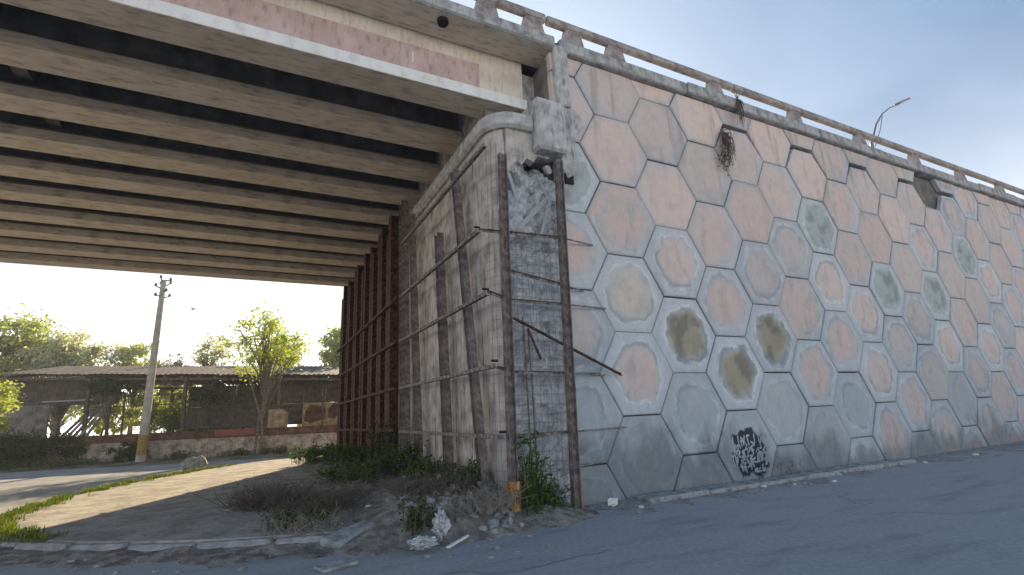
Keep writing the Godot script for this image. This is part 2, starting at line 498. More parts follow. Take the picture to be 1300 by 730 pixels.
			im.set_pixel(px, py, lin(clampf(c.r, 0.02, 0.9), clampf(c.g, 0.02, 0.9), clampf(c.b, 0.02, 0.9)))
	var m := StandardMaterial3D.new()
	m.resource_name = "panel_" + kind
	m.albedo_texture = ImageTexture.create_from_image(im)
	m.texture_repeat = false
	m.roughness = 0.92; m.metallic_specular = 0.25
	m.detail_enabled = true
	m.detail_albedo = M.grime
	m.detail_blend_mode = BaseMaterial3D.BLEND_MODE_MUL
	m.detail_uv_layer = BaseMaterial3D.DETAIL_UV_2
	return m

# splash, soot and seepage on the wall, by place: x 0..26 m, y 0..7.5 m
func make_grime() -> void:
	var w := 1536
	var h := 412
	var im := Image.create(w, h, false, Image.FORMAT_RGB8)
	var f := FastNoiseLite.new()
	f.seed = 77; f.frequency = 1.0; f.fractal_octaves = 4
	for py in h:
		var y := 7.5 * (1.0 - (py + 0.5) / h)
		for px in w:
			var x := -2.0 + 28.0 * (px + 0.5) / w
			var n1 := f.get_noise_2d(x * 0.55, y * 0.5)
			var n2 := f.get_noise_2d(x * 2.4, y * 1.0 + 30)
			var n3 := f.get_noise_2d(x * 3.0 + 90, y * 0.35)
			var n4 := f.get_noise_2d(x * 9.0, y * 6.0 - 40)
			var top := 0.42 + n1 * 0.5 + n2 * 0.35 + (0.35 * exp(-x * x / 6.0))
			var soot := smoothstep(top + 0.35, top - 0.25, y)
			var grey := smoothstep(3.6, 0.8, y + n1 * 1.9 + n2 * 0.6) * 0.7
			var c := Color(1, 1, 1).lerp(Color(0.74, 0.82, 0.88), grey).lerp(Color(0.34, 0.385, 0.42), soot * 0.8)
			var drip := smoothstep(0.12, 0.5, n3) * smoothstep(4.6, 7.4, y) * 0.45
			c = c.lerp(Color(0.48, 0.48, 0.48), drip)
			c = c.lerp(Color(0.50, 0.50, 0.50), smoothstep(0.22, 0.55, n3 + n4 * 0.12) * 0.13)
			var patch := smoothstep(0.05, 0.5, n1 * 0.6 + n2 * 0.5 + n4 * 0.25) * 0.34
			c = c.lerp(Color(0.64, 0.665, 0.69), patch)
			c = c * (1.0 + n4 * 0.10)
			im.set_pixel(px, py, lin(c.r, c.g, c.b))
	M.grime = ImageTexture.create_from_image(im)


# ---------------------------------------------------------------- sky

func make_sky() -> Sky:
	var w := 768
	var h := 384
	var im := Image.create(w, h, false, Image.FORMAT_RGBF)
	var f := FastNoiseLite.new()
	f.seed = 5; f.frequency = 1.0; f.fractal_octaves = 5
	var sun := SUN_DIR.normalized()
	for py in h:
		var up := PI * (0.5 - (py + 0.5) / h)
		for px in w:
			var az := TAU * (px + 0.5) / w  # column 0 looks along -z
			var d := Vector3(sin(az) * cos(up), sin(up), -cos(az) * cos(up))
			var y := maxf(d.y, 0.0)
			var el := rad_to_deg(asin(y))
			var t := exp(-pow(el / 8.0, 1.05))
			var c := Color(0.028, 0.070, 0.134).lerp(Color(1.55, 1.52, 1.46), t)
			var ang := acos(clampf(d.dot(sun), -1, 1))
			var glow := 0.29 * exp(-ang * ang / 0.22) + 0.6 * exp(-ang * ang / 0.02)
			c += Color(1.0, 0.985, 0.93) * glow
			var p := d / (y + 0.25)
			var cl := f.get_noise_3d(p.x * 0.8, p.z * 1.3, 3.0) + 0.4 * f.get_noise_3d(p.x * 2.9, p.z * 3.4, 9.0)
			var k := smoothstep(0.05, 0.75, cl) * smoothstep(0.0, 0.12, d.y)
			c = c.lerp(c * 1.25 + Color(0.05, 0.05, 0.045), k * 0.28)
			if d.y < 0:
				c = Color(0.16, 0.155, 0.145)
			im.set_pixel(px, py, c)
	var m := PanoramaSkyMaterial.new()
	m.panorama = ImageTexture.create_from_image(im)
	var s := Sky.new()
	s.sky_material = m
	return s


func _ready() -> void:
	noise.seed = 3; noise.frequency = 0.02; noise.fractal_octaves = 4
	rng.seed = 20
	var cam := Camera3D.new()
	cam.name = "camera"
	add_child(cam)
	cam.transform = Transform3D(Basis(Vector3(0.89269, -0.04398, 0.44852), Vector3(-0.07307, 0.96794, 0.24033), Vector3(-0.44471, -0.24731, 0.86085)).orthonormalized(), Vector3(-5.398, 1.269, 6.229))
	cam.fov = 59.874
	cam.near = 0.05; cam.far = 900.0
	cam.current = true
	var we := WorldEnvironment.new()
	we.name = "world_environment"
	var env := Environment.new()
	env.background_mode = Environment.BG_SKY
	env.sky = make_sky()
	env.tonemap_mode = Environment.TONE_MAPPER_LINEAR
	env.tonemap_exposure = EXPOSURE
	env.fog_enabled = true
	env.fog_density = 0.002
	env.fog_light_color = Color(0.93, 0.94, 0.95)
	env.sdfgi_enabled = true; env.ssao_enabled = true; env.ssil_enabled = true
	we.environment = env
	add_child(we)
	var sun := DirectionalLight3D.new()
	sun.name = "sun"
	sun.light_energy = SUN_ENERGY
	sun.light_color = Color(1.0, 0.90, 0.74)
	sun.light_angular_distance = 0.5
	sun.shadow_enabled = true
	add_child(sun)
	sun.basis = Basis.looking_at(-SUN_DIR)
	make_materials()
	make_grime()
	ground()
	wall()
	abutment()
	bridge()
	shoring()
	site()
	trees()
	plants()
	litter()


# ---------------------------------------------------------------- ground

func smooth_loop(p: PackedVector2Array, times := 2) -> PackedVector2Array:
	for k in times:
		var q := PackedVector2Array()
		for i in p.size():
			var a := p[i]
			var b := p[(i + 1) % p.size()]
			q.append(a.lerp(b, 0.25)); q.append(a.lerp(b, 0.75))
		p = q
	return p

func sheet(poly: PackedVector2Array, y: float) -> Geo:
	var g := Geo.new()
	var ids := Geometry2D.triangulate_polygon(poly)
	for k in range(0, ids.size(), 3):
		var a := poly[ids[k]]
		var b := poly[ids[k + 1]]
		var d := poly[ids[k + 2]]
		if (b - a).cross(d - a) > 0:
			var s := b; b = d; d = s
		g.tri(Vector3(a.x, y, a.y), Vector3(b.x, y, b.y), Vector3(d.x, y, d.y))
	return g

func island_edge() -> PackedVector2Array:
	return smooth_loop(PackedVector2Array([Vector2(-8.5, -3.1), Vector2(-7.9, -2.25), Vector2(-7.1, -1.5), Vector2(-6.2, -0.8), Vector2(-5.1, -0.22), Vector2(-4.1, 0.1), Vector2(-3.2, 0.38), Vector2(-2.4, 0.46), Vector2(-2.2, 0.2), Vector2(-2.2, -6), Vector2(-2.2, -13.2), Vector2(-3.0, -14.5), Vector2(-5.0, -14.1), Vector2(-6.9, -11.3), Vector2(-8.15, -8.4), Vector2(-8.6, -5.8)]))

func ground() -> void:
	var g := Geo.new()
	g.quad(Vector3(-450, -0.03, 450), Vector3(450, -0.03, 450), Vector3(450, -0.03, -450), Vector3(-450, -0.03, -450))
	struct("ground", g, M.far_ground)
	# the road in front, running along the wall
	struct("road", sheet(PackedVector2Array([Vector2(-60, 20), Vector2(60, 20), Vector2(60, -0.05), Vector2(-2.3, -0.05), Vector2(-2.3, -3.5), Vector2(-8.8, -5.0), Vector2(-11, -3.6), Vector2(-15, -3.0), Vector2(-60, -3.2)]), 0.0), M.asphalt)
	# the side road that turns under the bridge, then follows the shed
	var side := smooth_loop(PackedVector2Array([Vector2(-60, 0.4), Vector2(-2.2, 0.4), Vector2(-2.4, -13.4), Vector2(3.0, -15.2), Vector2(40, -2.5 - 13.5), Vector2(40, -19.0), Vector2(-1, -17.8), Vector2(-7.6, -18.6), Vector2(-16, -21.2), Vector2(-60, -36)]), 1)
	struct("side_road", sheet(side, -0.006), M.old_asphalt)
	# dirt shoulder between the side road and the low wall
	var lane := Geo.new()
	var rows := []
	for i in 7:
		var line := []
		for k in 61:
			var s := -34.0 + k * 1.0
			var t := -2.6 + i * 0.5
			var p := sp(s, 0, t)
			p.y = 0.0 + 0.07 * smoothstep(-2.6, -1.6, t) + 0.05 * noise.get_noise_2d(s * 18, t * 30) * smoothstep(-2.6, -2.0, t)
			line.append(p)
		rows.append(line)
	rows.reverse()
	lane.grid(flip(rows))
	struct("dirt_shoulder", lane, M.verge)
	# raised island of cracked concrete under the bridge
	var edge := island_edge()
	var isl := Geo.new()
	isl.extrude(edge, Transform3D(Basis(Vector3(1, 0, 0), Vector3(0, 0, 1), Vector3(0, -1, 0)), Vector3.ZERO), -0.115, 0.1)
	struct("pavement", isl, M.slab)
	var kerb := thing("kerb", "worn grey concrete kerb edging the paved island at the road", "kerb", Vector3(-5.5, 0, -0.4))
	var run := PackedVector2Array([Vector2(-8.62, -3.3), Vector2(-8.0, -2.28), Vector2(-7.1, -1.42), Vector2(-6.2, -0.74), Vector2(-5.1, -0.16), Vector2(-4.15, 0.16), Vector2(-3.45, 0.40)])
	var sampled := PackedVector2Array()
	for i in run.size() - 1:
		for q in 3:
			sampled.append(run[i].lerp(run[i + 1], q / 3.0))
	for i in range(0, sampled.size() - 2, 2):
		var k := Geo.new()
		var a := Vector3(sampled[i].x, 0.03, sampled[i].y)
		var b := Vector3(sampled[i + 2].x, 0.03, sampled[i + 2].y)
		var gap := (b - a).normalized() * 0.008
		k.bar(a + gap + Vector3(0, rng.randf_range(-0.03, 0.004), 0), b - gap + Vector3(0, rng.randf_range(-0.03, 0.004), 0), 0.14, 0.15, Vector3.UP, 0.04)
		part(kerb, "kerb_stone", k, M.kerb)
	var gd := Geo.new()
	var gr := []
	for i in 60:
		var u := i / 59.0 * (run.size() - 1.001)
		var q := run[int(u)].lerp(run[int(u) + 1], u - int(u))
		var dn := (run[int(u) + 1] - run[int(u)]).normalized()
		var line := []
		for k in 9:
			var o := k / 8.0
			var pp := q + Vector2(-dn.y, dn.x) * (0.03 + o * (0.55 + 0.3 * noise.get_noise_2d(u * 90, 7)))
			line.append(Vector3(pp.x, 0.055 * (1 - o) + 0.045 * (1 - o * o) * noise.get_noise_2d(pp.x * 110, pp.y * 110) - 0.012 * o, pp.y))
		gr.append(line)
	gd.grid(gr)
	struct("gutter_dirt", gd, M.dirt)
	# grit washed along the foot of the wall, and hairline cracks in the road
	var dust := Geo.new()
	var dr := []
	for i in 120:
		var x := -1.6 + i * 0.22
		var line := []
		var wide := 0.42 + 0.5 * noise.get_noise_2d(x * 60, 40) + 0.25 * noise.get_noise_2d(x * 220, 90)
		for k in 5:
			var o := k / 4.0
			line.append(Vector3(x, 0.014 * (1 - o) + 0.004 - 0.006 * o + 0.02 * (1 - o) * noise.get_noise_2d(x * 300, k * 40), 0.02 + o * maxf(wide, 0.1) * 1.5))
		dr.append(line)
	dust.grid(flip(dr))
	struct("wall_foot_grit", dust, M.grit)
	var cr := Geo.new()
	var r4 := RandomNumberGenerator.new()
	r4.seed = 31
	for c in 9:
		var p := Vector2(r4.randf_range(-7.0, 3.0), r4.randf_range(1.0, 4.0))
		var d := Vector2.from_angle(r4.randf() * TAU)
		for k in 26:
			d = d.rotated(r4.randfn() * 0.4)
			var q := p + d * 0.07
			var n := Vector2(-d.y, d.x) * 0.004
			cr.quad(Vector3(p.x + n.x, 0.004, p.y + n.y), Vector3(q.x + n.x, 0.004, q.y + n.y), Vector3(q.x - n.x, 0.004, q.y - n.y), Vector3(p.x - n.x, 0.004, p.y - n.y))
			p = q
	struct("road_cracks", cr, M.crack)
	# narrow footing along the foot of the hexagon wall
	var ft := thing("wall_footing", "low pale concrete strip along the foot of the hexagon panel wall", "kerb", Vector3(4, 0, 0.25))
	for i in 6:
		var x := -0.4 + i * 1.15
		if x > 4.5 and i % 3 == 1:
			continue
		var k := Geo.new()
		var b := Transform3D(Basis(Vector3.UP, rng.randf_range(-0.01, 0.01)), Vector3(x + 0.57, 0.02 + rng.randf_range(-0.015, 0.01), 0.28))
		k.cbox(b, Vector3(1.12, 0.09, 0.34), 0.02)
		part(ft, "footing_stone", k, M.kerb)
	# loose earth heaped along the shored face
	var md := Geo.new()
	var mr := []
	for i in 46:
		var z := 0.95 - i * 0.32
		var line := []
		for k in 36:
			var x := -4.9 + k * 0.118
			line.append(Vector3(x, earth(x, z), z))
		mr.append(line)
	md.grid(mr)
	struct("earth_bank", md, M.dirt)

func earth(x: float, z: float) -> float:
	var into := smoothstep(-4.6, -2.6, x)
	var ends := smoothstep(1.0, 0.2, z) * smoothstep(-14.0, -12.5, z)
	var near := 0.6 + 0.4 * smoothstep(-6.0, -1.0, z)
	into *= 1.0 - 0.8 * smoothstep(-3.0, -2.5, x) * smoothstep(-0.6, 0.1, z)
	ends *= smoothstep(-0.9, -2.3, x)
	var n1 := noise.get_noise_2d(x * 42, z * 42)
	var n2 := noise.get_noise_2d(x * 150 + 300, z * 150)
	return 0.07 + ends * near * (into * 0.34 + into * n1 * 0.22 + smoothstep(-4.8, -3.6, x) * (0.04 + n2 * 0.06)) - 0.1 * (1.0 - ends) - 0.14 * smoothstep(-4.3, -4.85, x) * smoothstep(-0.6, 0.2, z)

func flip(rows: Array) -> Array:
	var out := rows.duplicate()
	out.reverse()
	return out


# ---------------------------------------------------------------- hexagon wall

func wall() -> void:
	var w := thing("retaining_wall", "tall overpass wall of faded pink hexagonal concrete panels with pale stained outlines", "wall", Vector3(10, 0, 0))
	var back := Geo.new()
	back.box(-1.22, 33, -0.1, 7.36, -13.2, -0.13, 0.0)
	part(w, "backing", back, M.shade_concrete)  # shade of the panel gaps is painted into this dark tone
	var looks := {}
	for e in [["P0", "P", 1], ["P1", "P", 2], ["P2", "Q", 3], ["P3", "Q", 4], ["P4", "P", 27], ["R0", "R", 5], ["R1", "R", 6], ["R2", "R", 28], ["B0", "B", 7], ["B1", "B", 8], ["B2", "B", 29], ["C0", "C", 9], ["C1", "C", 16], ["W0", "W", 10], ["W1", "W", 17], ["W2", "W", 30], ["K0", "K", 11], ["K1", "K", 12], ["K2", "K", 31], ["O0", "O", 13], ["O1", "O", 14], ["O2", "O", 15], ["G0", "G", 18], ["G1", "G", 19], ["H0", "H", 20], ["D0", "D", 21], ["D1", "D", 26], ["S0", "S", 22], ["X0", "X", 23]]:
		looks[e[0]] = hex_look(e[1], e[2] * 13 + 5)
	var given := {
		Vector2i(-1, 0): "P3", Vector2i(-1, 1): "D0", Vector2i(-1, 2): "B1", Vector2i(-1, 3): "K0", Vector2i(-1, 4): "H0", Vector2i(-1, 5): "G0",
		Vector2i(0, -1): "P2", Vector2i(0, 0): "P0", Vector2i(0, 1): "R2", Vector2i(0, 2): "C0", Vector2i(0, 3): "W0", Vector2i(0, 4): "G1",
		Vector2i(1, -1): "P1", Vector2i(1, 0): "P2", Vector2i(1, 1): "P1", Vector2i(1, 2): "W1", Vector2i(1, 3): "O0", Vector2i(1, 4): "H0", Vector2i(1, 5): "G1",
		Vector2i(2, -1): "P1", Vector2i(2, 0): "P2", Vector2i(2, 1): "R0", Vector2i(2, 2): "B1", Vector2i(2, 3): "O1", Vector2i(2, 4): "S0",
		Vector2i(3, -1): "P2", Vector2i(3, 0): "P3", Vector2i(3, 1): "P4", Vector2i(3, 2): "K0", Vector2i(3, 3): "O2", Vector2i(3, 4): "G0", Vector2i(3, 5): "X0",
		Vector2i(4, -1): "P1", Vector2i(4, 0): "R1", Vector2i(4, 1): "K1", Vector2i(4, 2): "B0", Vector2i(4, 3): "B2", Vector2i(4, 4): "G1",
		Vector2i(5, -1): "P3", Vector2i(5, 0): "P1", Vector2i(5, 1): "D0", Vector2i(5, 2): "W0", Vector2i(5, 3): "B1", Vector2i(5, 4): "H0", Vector2i(5, 5): "G0",
		Vector2i(6, -1): "P2", Vector2i(6, 0): "R0", Vector2i(6, 1): "R2", Vector2i(6, 2): "W1", Vector2i(6, 3): "W2", Vector2i(6, 4): "B1",
		Vector2i(7, 0): "P3", Vector2i(7, 1): "P4", Vector2i(7, 2): "D1", Vector2i(7, 3): "K1", Vector2i(7, 4): "B2", Vector2i(7, 5): "G1",
		Vector2i(8, -1): "P2", Vector2i(8, 0): "P1", Vector2i(8, 1): "P3", Vector2i(8, 2): "K0", Vector2i(8, 3): "K2", Vector2i(8, 4): "K2",
		Vector2i(9, 0): "P3", Vector2i(9, 1): "B2", Vector2i(9, 2): "D1", Vector2i(9, 3): "W2", Vector2i(9, 4): "G1",
		Vector2i(10, 0): "R1", Vector2i(10, 1): "P3", Vector2i(10, 2): "R0", Vector2i(10, 3): "K0", Vector2i(11, 0): "K1", Vector2i(11, 1): "D0", Vector2i(11, 2): "P2",
	}
	var named := {
		Vector2i(1, 3): "panel eroded to ochre inside a thick white wavy outline", Vector2i(2, 3): "panel with a tall ochre and brown eroded centre",
		Vector2i(3, 3): "panel with a dark brown eroded centre ringed in white", Vector2i(2, 4): "panel covered with black and white graffiti scrawl",
		Vector2i(5, 1): "dark grey green stained panel", Vector2i(0, 2): "panel with a cream yellow centre",
	}
	var rest := ["P0", "P1", "P4", "P3", "R2", "B2", "R0", "K0", "B0", "K2", "R1", "K1", "W2", "P2", "B1"]
	var r2 := RandomNumberGenerator.new()
	r2.seed = 99
	var frame := PackedVector2Array([Vector2(-1.24, 0.0), Vector2(32.6, 0.0), Vector2(32.6, 7.385), Vector2(-1.24, 7.385)])
	for i in range(-1, 29):
		for j in range(-1, 7):
			var odd := 0.5 if posmod(i, 2) == 1 else 0.0
			var ctr := Vector2(1.125 * i, 5.7225 - 1.29904 * (j - odd))
			var key := Vector2i(i, j)
			if key == Vector2i(10, -1):
				continue  # this top piece has fallen out
			var tilt := 0.0
			var drop := Vector2.ZERO
			if j == 0 and i in [3, 5, 7, 9]:
				drop = Vector2(-0.004, -0.008); tilt = 0.012
			elif j == 0 and i == 11:
				drop = Vector2(-0.02, -0.035)
			ctr += drop + Vector2(r2.randf_range(-0.006, 0.006), r2.randf_range(-0.005, 0.005))
			var lookname: String = given.get(key, rest[r2.randi() % rest.size()])
			var mirror := r2.randf() < 0.5
			var prou := r2.randf_range(-0.012, 0.012)
			var lean := Vector2(r2.randf_range(-0.009, 0.009) + tilt, r2.randf_range(-0.009, 0.009))
			var shrink := 0.0085 if drop == Vector2.ZERO else 0.012
			var poly := PackedVector2Array()
			for k in 6:
				var a := TAU * k / 6
				var q := ctr + Vector2(cos(a), sin(a)) * (0.75 - shrink * 1.155)
				if drop != Vector2.ZERO:
					q += [Vector2(-0.012, 0), Vector2(-0.075, -0.075), Vector2(0.0, -0.085), Vector2.ZERO, Vector2.ZERO, Vector2.ZERO][k]
				poly.append(q)
			var cut := Geometry2D.intersect_polygons(poly, frame)
			if cut.is_empty() or cut[0].size() < 3:
				continue
			var pc: PackedVector2Array = cut[0]
			var area := 0.0
			for k in pc.size():
				area += pc[k].cross(pc[(k + 1) % pc.size()])
			if absf(area) < 0.02:
				continue
			if area < 0:
				pc.reverse()
			var o := part(w, "hex_panel", hex_mesh(pc, ctr, prou, lean, mirror and not lookname[0] in ["O", "S"]), looks[lookname])
			if named.has(key):
				o.set_meta("label", named[key])
	# dry weed hanging from the gap in the coping
	var tops := Geo.new()
	for k in 26:
		var p := Vector3(3.42 + rng.randf_range(-0.05, 0.05), 7.62, 0.13)
		var q := p + Vector3(rng.randf_range(-0.22, 0.1), rng.randf_range(-0.75, 0.15), rng.randf_range(0.0, 0.1))
		tops.tube(PackedVector3Array([p, p.lerp(q, 0.5) + Vector3(rng.randf_range(-0.04, 0.04), 0.03, 0.03), q]), PackedFloat32Array([0.012, 0.009, 0.004]), 4)
	single("hanging_weed", tops, M.twig, "thin dark dead weed growing from the joint in the coping", "weed", Vector3(3.42, 7.6, 0.13))
	var dead := Geo.new()
	dead.has_col = true
	for k in 60:
		var p := Vector3(2.86, 6.55, 0.06) + Vector3(rng.randf_range(-0.08, 0.08), rng.randf_range(-0.1, 0.25), 0.0)
		var q := p + Vector3(rng.randf_range(-0.16, 0.12), rng.randf_range(-0.62, -0.05), rng.randf_range(0.03, 0.16))
		dead.tube(PackedVector3Array([p, p.lerp(q, 0.5) + Vector3(0, 0.05, 0.06), q]), PackedFloat32Array([0.009, 0.007, 0.003]), 4)
	for k in 180:
		var p := Vector3(2.72, 6.12, 0.12) + Vector3(rng.randfn() * 0.07, rng.randfn() * 0.14, rng.randfn() * 0.035)
		dead.leaf(p, rdir(), rdir(), 0.07, 0.014)
	single("dead_plant", dead, M.twig, "clump of dead brown plant hanging on the panels below the coping", "dead plant", Vector3(2.8, 6.4, 0.05))

func rdir() -> Vector3:
	return Vector3(rng.randfn(), rng.randfn(), rng.randfn()).normalized()

func hex_mesh(pc: PackedVector2Array, ctr: Vector2, prou: float, lean: Vector2, mirror: bool) -> Geo:
	var g := Geo.new()
	g.has_uv = true
	var mid := Vector2.ZERO
	for p in pc:
		mid += p / pc.size()
	var at := func(p: Vector2, z: float) -> Vector3:
		return Vector3(p.x, p.y, z + prou + (p.y - ctr.y) * lean.x + (p.x - ctr.x) * lean.y)
	var inner := PackedVector2Array()
	for p in pc:
		inner.append(p + (mid - p).normalized() * 0.02)
	for k in pc.size():
		var m := (k + 1) % pc.size()
		g.tri(at.call(mid, 0.0), at.call(inner[k], 0.0), at.call(inner[m], 0.0))
		g.quad(at.call(inner[k], 0.0), at.call(pc[k], -0.012), at.call(pc[m], -0.012), at.call(inner[m], 0.0))
		g.quad(at.call(pc[k], -0.012), at.call(pc[k], -0.11), at.call(pc[m], -0.11), at.call(pc[m], -0.012))
	for p in g.v:
		var u := (p.x - ctr.x) / 0.75
		g.uv.append(Vector2((-u if mirror else u) * 0.5 + 0.5, 0.5 - (p.y - ctr.y) / 1.5))
		g.uv2.append(Vector2(clampf((p.x + 2.0) / 28.0, 0.002, 0.998), clampf(1.0 - p.y / 7.5, 0.002, 0.998)))
	return g


# ---------------------------------------------------------------- abutment

func outline(off: float) -> PackedVector2Array:  # plan of the shored face, from the front round the corner to the far end
	var p := PackedVector2Array([Vector2(-1.26, off)])
	for k in 13:
		var a := PI / 2 + PI / 2 * k / 12
		p.append(Vector2(-1.97, -0.42) + Vector2(cos(a), sin(a)) * (0.41 + off))
	p.append(Vector2(-2.38 - off, -3.0)); p.append(Vector2(-2.38 - off, -6.5)); p.append(Vector2(-2.38 - off, -13.3))
	return p

func skin(path: PackedVector2Array, y0: float, y1: float, depth: float, g: Geo, bev := 0.0) -> void:
	var n := path.size()
	var inn := PackedVector2Array()
	var nrm := PackedVector2Array()
	for i in n:
		var d := (path[mini(i + 1, n - 1)] - path[maxi(i - 1, 0)]).normalized()
		var o := Vector2(-d.y, d.x)  # towards the inside
		nrm.append(-o)
		inn.append(path[i] + o * depth)
	for i in n - 1:
		var a := path[i]
		var b := path[i + 1]
		var na := Vector3(nrm[i].x, 0, nrm[i].y)
		var nb := Vector3(nrm[i + 1].x, 0, nrm[i + 1].y)
		var A := func(q: Vector2, y: float) -> Vector3: return Vector3(q.x, y, q.y)
		# seen from outside the path runs leftwards
		g.stri(A.call(b, y0 + bev), A.call(a, y0 + bev), A.call(a, y1 - bev), nb, na, na)
		g.stri(A.call(b, y0 + bev), A.call(a, y1 - bev), A.call(b, y1 - bev), nb, na, nb)
		if bev > 0:
			var ai: Vector2 = a - nrm[i] * bev
			var bi: Vector2 = b - nrm[i + 1] * bev
			g.quad(A.call(b, y1 - bev), A.call(a, y1 - bev), A.call(ai, y1), A.call(bi, y1))
			g.quad(A.call(bi, y0), A.call(ai, y0), A.call(a, y0 + bev), A.call(b, y0 + bev))
			g.quad(A.call(bi, y1), A.call(ai, y1), A.call(inn[i], y1), A.call(inn[i + 1], y1))
			g.quad(A.call(inn[i + 1], y0), A.call(inn[i], y0), A.call(ai, y0), A.call(bi, y0))
		else:
			g.quad(A.call(b, y1), A.call(a, y1), A.call(inn[i], y1), A.call(inn[i + 1], y1))
		g.quad(A.call(inn[i], y0), A.call(inn[i + 1], y0), A.call(inn[i + 1], y1), A.call(inn[i], y1))
	for e in [0, n - 1]:
		var q := [Vector3(path[e].x, y0, path[e].y), Vector3(inn[e].x, y0, inn[e].y), Vector3(inn[e].x, y1, inn[e].y), Vector3(path[e].x, y1, path[e].y)]
		if e == 0:
			q.reverse()
		g.quad(q[3], q[2], q[1], q[0])

func abutment() -> void:
	var w := thing("abutment", "rounded streaky concrete bridge abutment with a broken front corner and a projecting cap", "abutment", Vector3(-1.8, 0, -5))
	var full := outline(0.0)
	var lower := PackedVector2Array()
	for p in full:
		if p.x < -2.14:
			lower.append(p)
	var g := Geo.new()
	skin(lower, -0.1, 5.68, 0.16, g)
	part(w, "face_wall", g, M.plaster)
	var up := Geo.new()  # the part of the skin that still stands above the break
	var jag := PackedVector2Array([Vector2(-2.16, 5.68), Vector2(-2.16, 4.86), Vector2(-2.08, 4.98), Vector2(-1.99, 5.16), Vector2(-1.9, 5.08), Vector2(-1.8, 5.22), Vector2(-1.68, 5.17), Vector2(-1.6, 5.3), Vector2(-1.42, 5.28), Vector2(-1.28, 5.36), Vector2(-1.28, 5.68)])
	up.extrude(jag, Transform3D(), -0.15, -0.015)
	part(w, "upper_skin", up, M.plaster)
	# broken core behind the lost skin
	var core := Geo.new()
	var cell := FastNoiseLite.new()
	cell.seed = 12; cell.frequency = 4.2; cell.noise_type = FastNoiseLite.TYPE_CELLULAR; cell.cellular_return_type = FastNoiseLite.RETURN_CELL_VALUE; cell.fractal_octaves = 2
	var rows := []
	for i in 105:
		var y := i * 0.05
		var line := []
		for k in 27:
			var x := -2.29 + k * 0.041
			var n1 := noise.get_noise_2d(x * 120, y * 70)
			var n2 := noise.get_noise_2d(x * 420 + 500, y * 300)
			var z := -0.085 + n1 * 0.09 + n2 * 0.03 + (cell.get_noise_2d(x, y * 0.8) + 0.5) * (0.10 if y > 3.7 else 0.035)
			z -= 0.5 * exp(-(Vector2(x + 2.08, (y - 4.80) * 0.8)).length_squared() / 0.012)
			z -= 0.30 * smoothstep(4.85, 5.15, y) * smoothstep(-1.9, -1.6, x)
			z -= 0.30 * exp(-(Vector2(x + 1.72, y - 0.12)).length_squared() / 0.02)
			z -= 0.07 * smoothstep(0.25, 0.45, noise.get_noise_2d(x * 90 + 900, y * 60))
			line.append(Vector3(x, y, z))
		rows.append(line)
	for i in rows.size() - 1:
		for k in 26:
			core.quad(rows[i][k], rows[i][k + 1], rows[i + 1][k + 1], rows[i + 1][k])
	part(w, "broken_core", core, M.mortar)
	var filler := Geo.new()
	filler.box(-2.2, -1.22, -0.1, 7.3, -13.1, -0.62, 0.0)
	part(w, "inner_mass", filler, M.weathered_concrete)
	# concrete lumps still hanging in the break
	for k in 46:
		var c := Geo.new()
		var x := rng.randf_range(-2.12, -1.35)
		var y := rng.randf_range(3.7, 5.15) if k < 36 else rng.randf_range(0.05, 3.4)
		var r := rng.randf_range(0.025, 0.085)
		if Vector2(x + 2.08, y - 4.8).length() < 0.22:
			x += 0.35
		c.blob(Vector3(x, y, -0.10 + rng.randf_range(-0.05, 0.03)), Vector3(r * 1.2, r, r * 0.8), noise, k * 1.7, 0.9, 5, 7, true, rng.randf() * 3)
		part(w, "concrete_lump", c, M.mortar)
	# steel fabric over the repaired front
	var mesh := Geo.new()
	for k in 31:
		var y := 0.12 + k * 0.128
		var pts := PackedVector3Array()
		var rad := PackedFloat32Array()
		var x1 := -1.32 if rng.randf() < 0.8 else rng.randf_range(-1.8, -1.4)
		for q in 6:
			pts.append(Vector3(lerpf(-2.24, x1, q / 5.0), y + rng.randf_range(-0.012, 0.012), -0.012 + rng.randf_range(-0.025, 0.02)))
			rad.append(0.0035)
		mesh.tube(pts, rad, 4, false)
	for k in 9:
		var x := -2.2 + k * 0.1
		var pts := PackedVector3Array()
		var rad := PackedFloat32Array()
		for q in 8:
			pts.append(Vector3(x + rng.randf_range(-0.012, 0.012), 0.1 + q * rng.randf_range(0.56, 0.6), -0.004 + rng.randf_range(-0.02, 0.02)))
			rad.append(0.0035)
		mesh.tube(pts, rad, 4, false)
	for k in 40:  # the same fabric, bedded in the rounded corner
		var y := 0.15 + k * 0.13
		var pts := PackedVector3Array()
		var rad := PackedFloat32Array()
		for q in 8:
			var a := PI / 2 + PI / 2 * (q / 7.0)
			pts.append(Vector3(-1.97 + cos(a) * 0.413, y, -0.42 + sin(a) * 0.413))
			rad.append(0.0022)
		mesh.tube(pts, rad, 4, false)
	for k in 5:
		var a := PI / 2 + PI / 2 * (0.25 + k * 0.15)
		mesh.tube(PackedVector3Array([Vector3(-1.97 + cos(a) * 0.413, 0.1, -0.42 + sin(a) * 0.413), Vector3(-1.97 + cos(a) * 0.413, 5.5, -0.42 + sin(a) * 0.413)]), PackedFloat32Array([0.0022, 0.0022]), 4, false)
	part(w, "wire_mesh", mesh, M.wire, "stuff")
